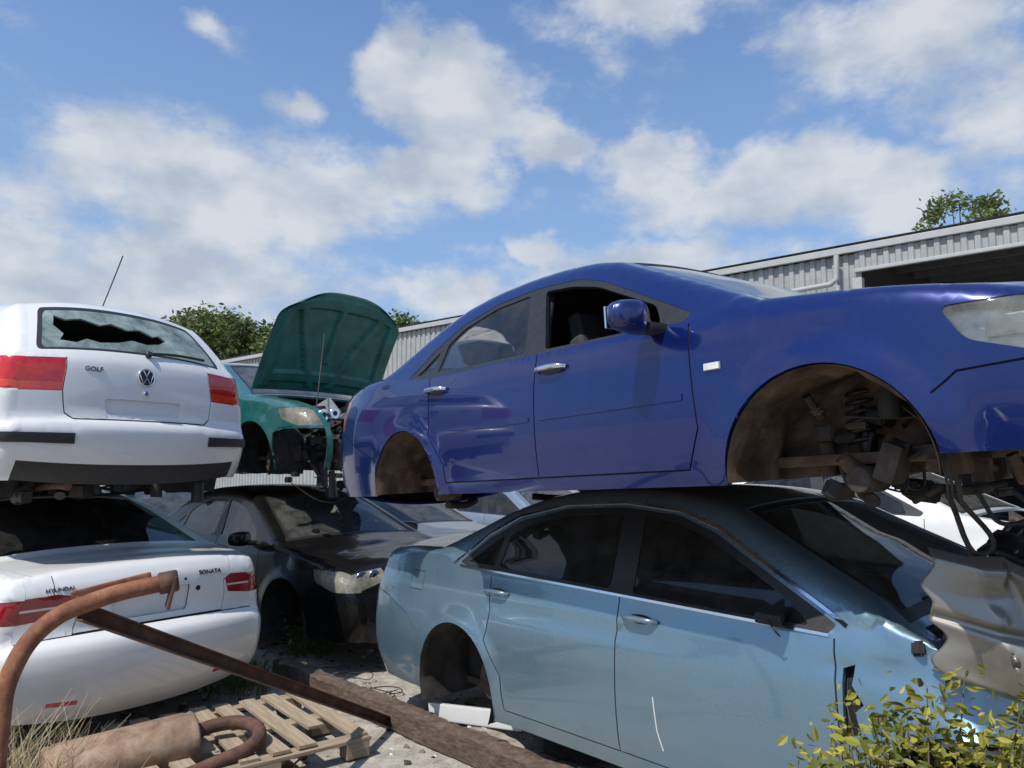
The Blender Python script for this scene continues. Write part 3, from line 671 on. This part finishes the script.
s=[('rear_door_glass',fil([(1.4,1.015),(2.30,.985),(2.30,1.335),(1.88,1.315),(1.6,1.255)],.03),M['glass'],.006,0),('front_door_glass',fil([(2.44,.98),(3.32,.955),(3.20,1.04),(2.78,1.245),(2.58,1.305),(2.44,1.33)],.03),M['glass'],.006,0)]+s+[
   ('tail_light',fil([(-.1,.79),(.22,.805),(.30,.92),(-.1,.935)],.02),M['dred'],.002,.02),
   ('bumper_seam',strip([(.72,.55),(.5,.66),(.22,.78)]),M['seam'],.005,0)]
def tl(sg,i): return ('tail_light',('rear',[(sg*1.1,.935),(sg*.80,.935),(sg*i,.905),(sg*(i+.02),.82),(sg*1.1,.79)]),M['dred'],.002,.02)
w=[('rear_screen',('rglass',[(-.90,.66),(.90,.66),(.87,1.49),(-.87,1.49)]),M['glassd'],.006,.01),
   ('tail_light_band',('rear',[(-1.1,.875),(-.74,.872),(-.74,.86),(-1.1,.86)]),M['lens'],.003,.02),('tail_light_band',('rear',[(1.1,.875),(.66,.872),(.66,.86),(1.1,.86)]),M['lens'],.003,.02),
   tl(-1,.72),tl(1,.58),
   ('plate_recess',('rear',fil([(-.36,.90),(.36,.90),(.32,.745),(-.32,.745)],.03)),M['white'],.03,.035),
   ('trunk_seam',('rear',strip([(-.80,1.03),(-.80,.935),(-.70,.90),(-.70,.82),(-.66,.705),(.62,.705),(.58,.82),(.57,.90),(.80,.935),(.80,1.03)],.008)),M['seam'],.006,0),
   ('bumper_seam',('rear',strip([(-1.02,.70),(1.02,.70)],.006)),M['seam'],.005,0),
   ('bumper_reflector',('rear',fil([(-.80,.385),(-.58,.385),(-.58,.36),(-.80,.36)],.01)),M['red'],.002,.01),
   ('bumper_reflector',('rear',fil([(.80,.385),(.58,.385),(.58,.36),(.80,.36)],.01)),M['red'],.002,.01)]
for sg in(-1,1): w.append(('trunk_seam',('trunk',[(sg*.93,.11),(sg*.93,.6),(sg*.92,.6),(sg*.92,.11)]),M['seam'],.006,0))
w.append(('windshield_glass',('wind',[(-.91,3.6),(.91,3.6),(.89,2.93),(-.89,2.93)]),M['glassw'],.006,.01))
sp['side']=s;sp['wrap']=w
son,shs=build_car('white_sedan',sp,M['white'],(-2.2,4.76,0.0),(0,0,D(143.1)))
badge_text(son,shs,'SONATA','rear',-.56,.945,.042,M['blk']);badge_text(son,shs,'HYUNDAI','rear',.76,.95,.032,M['blk'])
for t_,z_ in((-.42,.87),(-.30,.93),(.05,.93)):
    p=shs.wp('rear',t_,z_);cyl('missing_emblem_hole',p+np.array([.01,0,0]),p-np.array([.002,0,0]),.012 if t_>-.4 else .02,M['seam'],son)
# --- green car with hood up, black sedan, others
sp=spec_small(front_open=True,hood_open=True);sp['floor']=.3;sp['wellmat']=M['liner']
sp['side'].insert(0,('missing_bumper',[(3.98,.0),(5,.0),(5,.58),(4.1,.58),(3.97,.55)],None,0,0))
green,shgr=build_car('green_sedan',sp,M['green'],(-4.68,10.12,1.42),(0,0,D(-39.9)))
clutter('engine_bay_parts',green,(3.6,-.6,.35),(4.35,.6,.80),70,41,1.2)
clutter('hanging_front_parts',green,(4.0,-.75,.0),(4.4,.2,.45),26,43,.9,[M['blk'],M['liner'],M['blk'],M['rub']],.2)
hood=empty('hood_panel');hood.parent=green;hood.location=(3.46,0,.99);hood.rotation_euler=(0,D(-64),0)
def hp(u,v):
    t=2*v-1;hw=.78-.03*u-.20*max(0,(u-.78)/.22)**2.5;x=1.10*u*(1-.13*abs(t)**3);return (x,t*hw,.07*(1-t*t)-.08*u*u*u)
sheet('hood_outer_skin',hood,M['green'],30,40,lambda u,v:tuple(hp(u,v)),.003)
def hq(u,v):
    x,y,z=hp(u,v);t=abs(2*v-1)
    d=.006
    if .05<u<.95 and t<.92:
        rib=(abs(t-(.12+.62*u))<.06) or t>.80 or u>.84 or abs(u-.15)<.05 or abs(t)<.04*(u>.3)
        d=.035 if rib else .006
    if u<.02 or u>.98 or v<.02 or v>.98: d=.002
    return (x*.985,y*.985,z-d-.004)
sheet('hood_inner_frame',hood,M['greenu'],80,100,hq,.001)
tube('hood_prop_rod',[(4.2,-.55,.80),(3.95,-.3,1.55)],.005,M['brownd'],green,smooth=False)
door=empty('open_front_door');door.parent=green;door.location=(3.10,-.86,0);door.rotation_euler=(0,0,D(72))
dp=fil([(0,.28),(-.86,.28),(-.88,.93),(-.86,1.24),(-.62,1.30),(-.42,1.26),(0.0,.95)],.05);dw=fil([(-.07,.95),(-.80,.96),(-.80,1.20),(-.60,1.25),(-.44,1.21)],.03)
def flat(name,outer,hole,y0,y1,mat,parent):
    polys=[subdiv(hole,.05)] if hole else [];v,f=cdt(subdiv(outer,.05),polys,np.zeros((0,2)))
    if hole: f=f[~inpoly(v[f].mean(1),hole)]
    n=len(v);V=[(a,y0,b) for a,b in v]+[(a,y1,b) for a,b in v];F=[tuple(t) for t in f]+[tuple(t[::-1]+n) for t in f]
    cnt={}
    for t in f:
        for a,b in((t[0],t[1]),(t[1],t[2]),(t[2],t[0])): cnt[(a,b)]=1
    for a,b in cnt:
        if (b,a) not in cnt: F.append((b,a,a+n,b+n))
    return pydata(name,V,F,parent,[mat])
flat('door_outer_panel',dp,dw,-.05,.0,M['green'],door);flat('door_inner_panel',fil([(-.05,.33),(-.82,.33),(-.82,.92),(-.05,.92)],.06),None,.002,.03,M['intg'],door)
flat('door_glass',dw,None,-.03,-.026,M['glass'],door)
def dent_black(V,N):
    out=V.copy()
    for i,(x,y,z) in enumerate(V):
        if x>3.42 and z>.7:
            m=min(1,(x-3.42)/.3)*min(1,(4.4-x)/.2 if x<4.4 else 0)*min(1,max(0,(z-.7)/.1));p=Vector((x*2,y*2,z*2));out[i]=V[i]-N[i]*m*(.03*max(0,ridg(p))+.012*ridg(p*2.7))
    return out
sp=spec_small();sp['dent']=dent_black
black,shk=build_car('black_sedan',sp,M['black'],(-3.93,9.75,.05),(0,0,D(-44.3)))
mirror(black,shk,2.98,.92,M['black']);handle(black,shk,2.36,.835,M['black'])
sp=spec_small();silver,_=build_car('silver_sedan',sp,M['silver'],(-3.4,11.9,.0),(0,0,D(-45)))
sp=spec_small(hood_open=True);white2,_=build_car('white_sedan',sp,M['white'],(2.15,9.5,.32),(0,0,D(-50)))
clutter('engine_bay_parts',white2,(3.5,-.6,.5),(4.3,.6,.88),30,44,1.1)
box('support_block',(2.2,0,.0),(1.5,1.2,.44),M['brownd'],white2,(0,0,0),.02)
def dup(root,name,loc,rot):
    r=empty(name,loc,rot)
    for c in root.children:
        o=bpy.data.objects.new(c.name.split('.')[0],c.data) if c.data else None
        if o: COL.objects.link(o);o.parent=r;o.matrix_local=c.matrix_local.copy()
    return r
bpy.context.view_layer.update()
# further cars standing in the yard
dup(black,'black_sedan',(-7.0,13.6,.0),(0,0,D(-47)));dup(silver,'silver_sedan',(-1.3,14.2,.0),(0,0,D(-48)))
dup(black,'black_sedan',(-6.5,-3.6,0),(0,0,D(8)))
dup(son,'white_sedan',(-1.2,-4.2,0),(0,0,D(-6)));dup(silver,'silver_sedan',(-.9,-4.1,1.4),(0,0,D(-2)))
# ------------------------------------------------------------------ ground
m,nt,b=newmat('dirt_concrete_ground')
n1=noise(nt,.6,8,.65,'Object');n2=noise(nt,9,10,.75,'Object');n3=noise(nt,60,6,.7,'Object')
c1=ramp(nt,n1.outputs[0],[(.3,(.24,.21,.17)),(.5,(.38,.35,.31)),(.7,(.19,.16,.125))])
c2=ramp(nt,n2.outputs[0],[(.3,(.15,.13,.11)),(.5,(.5,.5,.5)),(.7,(.85,.82,.78))])
nt.links.new(mix(nt,.7,c1.outputs[0],c2.outputs[0],'OVERLAY'),b.inputs['Base Color'])
b.inputs['Roughness'].default_value=.9;bump(nt,b,n3.outputs[0],.7,.02)
pydata('ground',[(-400,-400,0),(400,-400,0),(400,400,0),(-400,400,0)],[(0,1,2,3)],None,[m])
def scatter(name,n,mats,seed,region,smin,smax):
    r=random.Random(seed);V=[];F=[];mi=[]
    for i in range(n):
        x=r.uniform(region[0],region[1]);y=r.uniform(region[2],region[3]);s=smin+(smax-smin)*r.random()**4
        k=len(V);a=r.uniform(0,6.28);fl=r.uniform(.25,.8)
        P=[(1,0,0),(0,1,0),(-1,0,0),(0,-1,0),(.5,.5,.8),(-.5,.4,.9),(-.4,-.5,.7),(.45,-.5,.85)]
        for p in P:
            q=[c*s*r.uniform(.7,1.3) for c in p];V.append((x+q[0]*math.cos(a)-q[1]*math.sin(a),y+q[0]*math.sin(a)+q[1]*math.cos(a),q[2]*fl))
        for f in((0,1,4),(1,5,4),(1,2,5),(2,6,5),(2,3,6),(3,7,6),(3,0,7),(0,4,7),(4,5,6,7)): F.append(tuple(k+t for t in f));mi.append((i*7)%len(mats))
    pydata(name,V,F,None,mats,False,mi)
g1=plain('pale_stone',(.34,.31,.27),.9);g2=plain('brown_stone',(.17,.13,.10),.9);g3=plain('dark_crumb',(.05,.045,.04),.8);g4=plain('white_crumb',(.6,.6,.58),.7)
scatter('gravel',3800,[g1,g2,g1,g3,g2],3,(-3.5,1.6,3.4,9),.004,.03)
scatter('scrap_crumbs',220,[g4,g3,M['rust'],g3],4,(-2.6,1.0,4.2,7.5),.012,.05)
# ------------------------------------------------------------------ timber, pallet, pipes
def woodmat(name,c1,c2,sc):
    m,nt,b=newmat(name);n=noise(nt,1,10,.7,sc=sc);r=ramp(nt,n.outputs[0],[(.3,c1),(.7,c2)]);nt.links.new(r.outputs[0],b.inputs['Base Color']);b.inputs['Roughness'].default_value=.85;bump(nt,b,n.outputs[0],.8,.012);return m
wd=woodmat('weathered_pallet_wood',(.18,.135,.09),(.42,.34,.24),(60,3,60));wx=woodmat('pallet_stringer_wood',(.16,.12,.08),(.38,.30,.21),(3,60,60));wb=woodmat('rotten_dark_timber',(.025,.017,.013),(.16,.11,.078),(16,16,60))
pal=empty('wooden_pallet',(-1.62,4.62,.0),(0,0,D(38)))
r=random.Random(5)
for i,y in enumerate((-.5,-.02,.48)):
    for x in(-.52,0,.52): box('pallet_block',(x,y,.055),(.14,.10,.085),wx,pal,(0,0,0),.004)
    box('pallet_stringer',(0,y,.108),(1.2,.10,.02),wx,pal,(0,0,0),.003)
for i,x in enumerate(np.linspace(-.55,.55,8)):
    L_=1.05*(1 if i not in(2,6) else .72);box('pallet_slat',(x,(0 if L_>1 else .14),.130),(.095+.01*r.random(),L_,.02),wd,pal,(r.uniform(-.01,.01),0,r.uniform(-.03,.03)),.003)
bm=bmesh.new();n=80;Lb=3.5
P0=Vector((-1.84,6.24,.0));dr=Vector((.68,-.733,0)).normalized();sdv=Vector((-dr.y,dr.x,0))
rows=[]
for i in range(n+1):
    t=i/n;c=P0+dr*(Lb*t)
    ring=[]
    for a,h in((-.065,.01),(-.07,.07),(-.065,.14),(-.02,.15),(.03,.147),(.065,.14),(.07,.07),(.065,.01)):
        jt=.016*mnoise.noise(Vector((t*12,a*30,h*30)))+(r.random()-.5)*.008
        ring.append(bm.verts.new(c+sdv*(a+jt)+Vector((0,0,h+jt*(h>.02)))))
    rows.append(ring)
for i in range(n):
    for j in range(8): bm.faces.new((rows[i][j],rows[i][(j+1)%8],rows[i+1][(j+1)%8],rows[i+1][j]))
bm.faces.new(rows[0]);bm.faces.new(rows[-1][::-1]);bmesh.ops.recalc_face_normals(bm,faces=bm.faces)
me=bpy.data.meshes.new('timber_beam');bm.to_mesh(me);bm.free();o=obj('timber_beam',me,None,[wb])
ex=empty('bent_exhaust_pipe')
PT=[(-1.60,2.48,0.0),(-1.62,2.50,.45),(-1.66,2.56,.80),(-1.66,2.60,.98),(-1.60,2.68,1.12),(-1.47,2.76,1.19),(-1.28,2.86,1.235)]
tube('pipe',PT,.031,M['rust'],ex,res=12)
box('pipe_flange',(-1.44,2.80,1.215),(.26,.02,.065),M['rust'],ex,(0,D(-12),D(28)),.006)
cyl('pipe_collar',(-1.30,2.85,1.23),(-1.24,2.88,1.24),.040,M['rustd'],ex);box('pipe_bracket',(-1.26,2.87,1.20),(.012,.09,.12),M['rustd'],ex,(0,.2,.5),.004)
for k in(-.09,.09): cyl('flange_bolt',(-1.44+k,2.775+k*.5,1.215+k*.2),(-1.44+k,2.80+k*.5,1.215+k*.2),.010,M['rustd'],ex,8)
a=Vector((-1.56,2.80,1.14));c=Vector((-.78,5.05,.03));d=(c-a)
ba=empty('rusty_steel_channel')
o=box('channel_web',(a+c)/2,(d.length,.008,.055),M['rustd'],ba,(0,0,0),.002);q=d.to_track_quat('X','Z');o.rotation_mode='QUATERNION';o.rotation_quaternion=q
for k in(-1,1):
    o=box('channel_flange',(a+c)/2+q@Vector((0,-.018,k*.0275)),(d.length,.036,.006),M['rustd'],ba,(0,0,0),.002);o.rotation_mode='QUATERNION';o.rotation_quaternion=q
mu=empty('exhaust_muffler',(-2.02,4.12,.17),(0,D(-4),D(36)))
V=[];F=[]
pr=[(-.36,0),(-.36,.09),(-.355,.125),(-.34,.135),(-.32,.13),(-.30,.138),(.30,.138),(.32,.13),(.34,.135),(.355,.125),(.36,.09),(.36,0)]
for x,rr in pr:
    for i in range(36):
        an=2*math.pi*i/36;k=1+.02*math.sin(3*an+x*9);V.append((x,rr*1.15*math.cos(an)*k,rr*.95*math.sin(an)*k))
for j in range(len(pr)-1):
    for i in range(36): F.append((j*36+i,j*36+(i+1)%36,(j+1)*36+(i+1)%36,(j+1)*36+i))
pydata('muffler_can',V,F,mu,[M['rustm']],True)
tube('muffler_outlet',[(.34,.05,0),(.50,.05,.01),(.62,.0,.0),(.66,-.14,-.02),(.58,-.26,-.04),(.40,-.30,-.06),(.15,-.33,-.08)],.038,M['rustd'],mu,res=12)
tube('muffler_inlet',[(-.34,-.03,0),(-.52,-.04,.0),(-.70,-.02,-.04)],.028,M['rustm'],mu)
cyl('outlet_collar',(.36,.05,0),(.40,.05,.0),.045,M['rustd'],mu)
wires=empty('scrap_wires')
for i in range(14):
    x=r.uniform(-2.2,-.2);y=r.uniform(4.5,6.6);tube('wire',[(x+r.uniform(-.2,.2),y+r.uniform(-.2,.2),.01+r.uniform(0,.05)) for _ in range(4)],r.uniform(.002,.006),r.choice([M['rub'],M['rustd'],M['rust']]),wires)
# ------------------------------------------------------------------ vegetation
def leaves(name,centres,n,size,spread,mat,parent=None,seed=1):
    rr=np.random.RandomState(seed);V=[];F=[]
    C=np.array(centres);idx=rr.randint(len(C),size=n)
    P=C[idx,:3]+rr.normal(0,1,(n,3))*(C[idx,3:4] if C.shape[1]>3 else spread)*np.array([1,1,.8])
    for p in P:
        a=rr.normal(0,1,3);a[2]*=.6;a/=np.linalg.norm(a);b_=np.cross(a,rr.normal(0,1,3));b_/=np.linalg.norm(b_);s=size*rr.uniform(.6,1.35)
        c_=np.cross(a,b_)*.12;k=len(V)
        for u,v,w in((-1,0,0),(-.3,.42,1),(.4,.36,1),(1,0,0),(.4,-.36,1),(-.3,-.42,1)): V.append(p+a*u*s+b_*v*s+c_*w*s)
        F.append((k,k+1,k+2,k+3));F.append((k,k+3,k+4,k+5))
    return pydata(name,V,F,parent,[mat])
LM=leafmat('tree_foliage',(.05,.085,.02),(.11,.15,.04),(.17,.20,.06));LY=leafmat('yellow_green_leaves',(.08,.10,.015),(.25,.24,.035),(.46,.40,.07))
BK=plain('bark',(.11,.085,.06),.9,0,.4,20,.6);DG=leafmat('dry_grass_blades',(.22,.17,.09),(.36,.29,.16),(.45,.38,.22))
def tree(name,loc,H,R,seed,n=9000,leaf=.11,nc=60):
    t=empty(name,loc);rr=random.Random(seed);tp=[(0,0,0),(.1,.05,H*.25),(-.05,0,H*.5),(0,.1,H*.66)]
    tube('trunk',tp,.12*H/6,BK,t,taper=[1.2,1,.7,.3]);C=[]
    for i in range(nc):
        an=rr.uniform(0,6.28);ph=math.acos(rr.uniform(-.5,1));q=rr.uniform(.45,1)**.6
        c=(R*q*math.sin(ph)*math.cos(an)*1.1,R*q*math.sin(ph)*math.sin(an),H*.68+R*.75*q*math.cos(ph),R*rr.uniform(.07,.16));C.append(c)
        if i%5==0: tube('limb',[(0,0,H*.4),(c[0]*.5,c[1]*.5,(H*.45+c[2])/2),c[:3]],.025*H/6,BK,t,taper=[1,.6,.2])
    leaves('crown',C,n,leaf,.3,LM,t,seed);return t
tree('tree',(-12.6,31.5,0),9.4,2.4,1,7000);tree('tree',(-10.2,32.5,0),9.0,1.9,2,6000);tree('tree',(-14.6,34,0),9.4,2.2,3,5000);tree('tree',(-5.3,33,0),10.2,1.7,4,5000)
tree('tree',(13.4,22.0,0),12.7,1.4,6,1500,.09,24);tree('tree',(16.8,23,0),11.9,1.4,7,1500,.09,24)
bu=empty('yellow_leaf_shrub',(1.06,2.02,0));C=[]
rr=random.Random(12)
for i in range(56):
    an=rr.uniform(0,6.28);q=rr.random()**.5*.38;ex_=math.cos(an)*q*1.3;h=rr.uniform(.74,1.0)+.24*max(0,ex_+.1);e=(ex_+.12,math.sin(an)*q,h)
    tube('stem',[(e[0]*.3,e[1]*.3,0),(e[0]*.5,e[1]*.6,h*.5),e],.004,BK,bu,taper=[1.4,1,.4])
    for k in range(11):
        u=.55+.45*k/10;C.append((e[0]*(.3+.7*u),e[1]*(.3+.7*u),h*u,.034))
leaves('leaves',C,6500,.019,.03,LY,bu,3)
def grass(name,loc,n,R,h,mat,seed):
    rr=random.Random(seed);V=[];F=[]
    for i in range(n):
        an=rr.uniform(0,6.28);q=rr.random()**.6*R;x=math.cos(an)*q;y=math.sin(an)*q;l=h*rr.uniform(.5,1.2);dx=rr.uniform(-.5,.5)*l;dy=rr.uniform(-.5,.5)*l;w_=.003;k=len(V)
        for t in(0,.5,1): V.append((x+dx*t*t-w_*(1-t*.8),y+dy*t*t,l*t*(1-.2*t)));V.append((x+dx*t*t+w_*(1-t*.8),y+dy*t*t,l*t*(1-.2*t)))
        F+=[(k,k+1,k+3,k+2),(k+2,k+3,k+5,k+4)]
    o=pydata(name,V,F,None,[mat]);o.location=loc;return o
grass('dry_grass_tuft',(-2.45,3.75,0),420,.4,.50,DG,1);grass('dry_grass_tuft',(-1.9,3.3,0),260,.3,.38,DG,2)
grass('weed_tuft',(-2.05,5.9,0),260,.28,.24,LM,3);leaves('weed_plant',[(-2.0,5.95,.12,.09),(-2.25,5.8,.1,.1),(-1.9,7.0,.14,.12),(-1.75,7.1,.35,.07)],420,.028,.1,leafmat('weed_leaves',(.05,.09,.02),(.10,.16,.04),(.2,.24,.08)),None,5)
grass('weed_tuft',(-1.8,7.0,0),160,.2,.3,LM,4);grass('dry_grass_tuft',(-1.2,5.6,0),90,.3,.12,DG,5)
# ------------------------------------------------------------------ shed
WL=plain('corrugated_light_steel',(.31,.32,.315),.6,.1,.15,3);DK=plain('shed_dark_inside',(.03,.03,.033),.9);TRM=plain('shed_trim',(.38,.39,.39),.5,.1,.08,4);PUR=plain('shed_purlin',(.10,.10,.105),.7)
shd=empty('corrugated_shed',(4.06,15.35,0),(0,0,math.atan2(-.67,.765)))
H=5.62
def corr(name,x0,x1,z0,z1,y,mat,pitch=.20,dp=.035):
    V=[];F=[];x=x0
    while x<x1:
        for dx,dy in((0,0),(.35,0),(.45,-1),(.85,-1),(.95,0)):
            V.append((x+dx*pitch,y+dy*dp,z0));V.append((x+dx*pitch,y+dy*dp,z1))
        x+=pitch
    for i in range(len(V)//2-1): F.append((2*i,2*i+2,2*i+3,2*i+1))
    return pydata(name,V,F,shd,[mat])
corr('wall_cladding',-26,2.9,0,H-.12,0,WL);corr('header_cladding',2.9,17,H-.44,H-.12,-.05,WL)
box('eave_gutter',(-4.5,-.10,H-.05),(43,.08,.12),TRM,shd,(0,0,0),.012);box('header_sill',(9.9,-.09,H-.46),(14,.08,.06),TRM,shd,(0,0,0),.01)
box('corner_post',(2.95,-.08,H/2-.3),(.16,.16,H-.60),TRM,shd,(0,0,0),.01)
tube('gutter_return_pipe',[(-1.2,-.20,H-.78),(2.5,-.20,H-.66),(2.62,-.20,H-.58),(2.62,-.18,H-.14)],.05,TRM,shd,smooth=False);tube('downpipe',[(2.62,-.18,H-.7),(2.62,-.18,0)],.045,TRM,shd,smooth=False)
V=[(-26,-.16,H+.05),(17,-.16,H+.05),(17,14,H+1.6),(-26,14,H+1.6)];pydata('roof_sheet',V,[(0,1,2,3)],shd,[WL])
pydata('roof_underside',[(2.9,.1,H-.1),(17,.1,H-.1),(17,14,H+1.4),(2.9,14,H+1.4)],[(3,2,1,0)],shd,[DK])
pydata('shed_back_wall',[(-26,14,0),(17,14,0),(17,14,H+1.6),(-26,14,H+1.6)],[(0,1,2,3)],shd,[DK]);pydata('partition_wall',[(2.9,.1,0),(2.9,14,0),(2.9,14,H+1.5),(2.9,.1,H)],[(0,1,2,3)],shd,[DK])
for i in range(9): box('purlin',(10,.9+1.4*i,H-.14+.107*(.9+1.4*i)-.08),(14,.07,.16),PUR,shd,(0,0,0),.005)
for i in range(4):
    x=6+3.4*i;tube('rafter',[(x,.2,H-.34),(x,13.8,H+1.1)],.10,PUR,shd,smooth=False)
box('opening_post',(9.8,0,H/2-.3),(.2,.16,H-.60),TRM,shd,(0,0,0),.01)
# ------------------------------------------------------------------ camera, light, world
cam=bpy.data.cameras.new('camera');co=bpy.data.objects.new('camera',cam);COL.objects.link(co);scene.camera=co
cam.sensor_width=36;cam.lens=758/1024*36;cam.clip_end=3000;cam.clip_start=.05
co.location=(0,0,1.66);co.rotation_euler=(D(96.2),0,0)
sd=Vector((-.42,-.50,1.0)).normalized()
sl=bpy.data.lights.new('sun','SUN');sl.energy=4.8;sl.angle=D(.6);sl.color=(1,.95,.87);so=bpy.data.objects.new('sun',sl);COL.objects.link(so)
so.rotation_euler=sd.to_track_quat('Z','Y').to_euler();so.location=(0,0,20)
world=bpy.data.worlds.new('World');scene.world=world;world.use_nodes=True;nt=world.node_tree;bg=nt.nodes['Background']
sky=nt.nodes.new('ShaderNodeTexSky');sky.sky_type='NISHITA';sky.sun_disc=False;sky.sun_elevation=math.asin(sd.z);sky.sun_rotation=math.atan2(sd.x,sd.y)
sky.air_density=1.1;sky.dust_density=1.0;sky.ozone_density=1.5
L=nt.links;tc=nt.nodes.new('ShaderNodeTexCoord');sx=nt.nodes.new('ShaderNodeSeparateXYZ');L.new(tc.outputs['Generated'],sx.inputs[0])
az=math_(nt,'ARCTAN2',sx.outputs[0],sx.outputs[1]);el=math_(nt,'ARCSINE',sx.outputs[2])
cb=nt.nodes.new('ShaderNodeCombineXYZ');L.new(az,cb.inputs[0]);L.new(el,cb.inputs[1])
nz=nt.nodes.new('ShaderNodeTexNoise');nz.inputs['Scale'].default_value=9;nz.inputs['Detail'].default_value=6;L.new(tc.outputs['Generated'],nz.inputs['Vector'])
vs=nt.nodes.new('ShaderNodeVectorMath');vs.operation='SUBTRACT';L.new(nz.outputs['Color'],vs.inputs[0]);vs.inputs[1].default_value=(.5,.5,.5)
vm=nt.nodes.new('ShaderNodeVectorMath');vm.operation='MULTIPLY_ADD';L.new(vs.outputs[0],vm.inputs[0]);vm.inputs[1].default_value=(.18,.14,0);L.new(cb.outputs[0],vm.inputs[2])
BL=[(-.155,.495,.06,.05,1),(-.058,.46,.10,.07,1),(.038,.42,.08,.045,1),(-.112,.38,.09,.05,.9),(-.426,.328,.22,.10,.8),(-.285,.332,.16,.08,.8),(-.535,.333,.10,.07,.8),(-.507,.226,.40,.10,.8),
(.174,.388,.07,.035,1),(.327,.341,.18,.05,.9),(.453,.325,.13,.06,.9),(.038,.295,.05,.02,.8),(.185,.262,.22,.04,.75),(.19,.57,.17,.055,.9),(.53,.483,.17,.09,.85),(.594,.376,.08,.09,.8),(-.388,.52,.05,.03,.7),(-.297,.455,.04,.03,.6),(-.12,.22,.12,.03,.8),
(-1.4,.4,.4,.15,1),(1.5,.35,.4,.12,1),(2.4,.4,.35,.2,1),(-2.5,.5,.4,.18,1),(3.0,.3,.5,.1,.9)]
mask=None
for a,e,sa,se,wt in BL:
    s1=nt.nodes.new('ShaderNodeVectorMath');s1.operation='SUBTRACT';L.new(vm.outputs[0],s1.inputs[0]);s1.inputs[1].default_value=(a,e,0)
    s2=nt.nodes.new('ShaderNodeVectorMath');s2.operation='MULTIPLY';L.new(s1.outputs[0],s2.inputs[0]);s2.inputs[1].default_value=(1/(sa*1.35),1/(se*1.35),0)
    s3=nt.nodes.new('ShaderNodeVectorMath');s3.operation='LENGTH';L.new(s2.outputs[0],s3.inputs[0])
    v=math_(nt,'SUBTRACT',1.0,s3.outputs['Value'],0,True);v=math_(nt,'MULTIPLY',v,wt*1.5)
    mask=v if mask is None else math_(nt,'MAXIMUM',mask,v)
mask=math_(nt,'MINIMUM',mask,1.0)
n4=nt.nodes.new('ShaderNodeTexNoise');n4.inputs['Scale'].default_value=7;n4.inputs['Detail'].default_value=12;n4.inputs['Roughness'].default_value=.64
mp=nt.nodes.new('ShaderNodeMapping');mp.inputs['Scale'].default_value=(1,1,1.7);L.new(tc.outputs['Generated'],mp.inputs[0]);L.new(mp.outputs[0],n4.inputs['Vector'])
dens=math_(nt,'MULTIPLY_ADD',mask,1.1,math_(nt,'MULTIPLY_ADD',n4.outputs[0],2.6,-1.62))
mr=nt.nodes.new('ShaderNodeMapRange');mr.interpolation_type='SMOOTHSTEP';mr.inputs[1].default_value=-.18;mr.inputs[2].default_value=.70;mr.inputs[4].default_value=.88;L.new(dens,mr.inputs[0])
n5=nt.nodes.new('ShaderNodeTexNoise');n5.inputs['Scale'].default_value=11;n5.inputs['Detail'].default_value=6;L.new(mp.outputs[0],n5.inputs['Vector'])
ccol=ramp(nt,n5.outputs[0],[(.35,(.47,.53,.62)),(.62,(.72,.74,.77))])
SS=.12
csc=mix(nt,1.0,ccol.outputs[0],(1/SS,1/SS,1/SS),'MULTIPLY')
skc=mix(nt,1.0,sky.outputs[0],(.90,1.15,1.45),'MULTIPLY')
hz=nt.nodes.new('ShaderNodeMapRange');hz.inputs[1].default_value=.0;hz.inputs[2].default_value=.6;hz.inputs[3].default_value=.8;hz.inputs[4].default_value=.12;L.new(el,hz.inputs[0])
skh=mix(nt,hz.outputs[0],skc,(.33/SS,.47/SS,.68/SS))
fin=mix(nt,mr.outputs[0],skh,csc)
L.new(fin,bg.inputs[0]);bg.inputs[1].default_value=SS
scene.view_settings.view_transform='Standard'
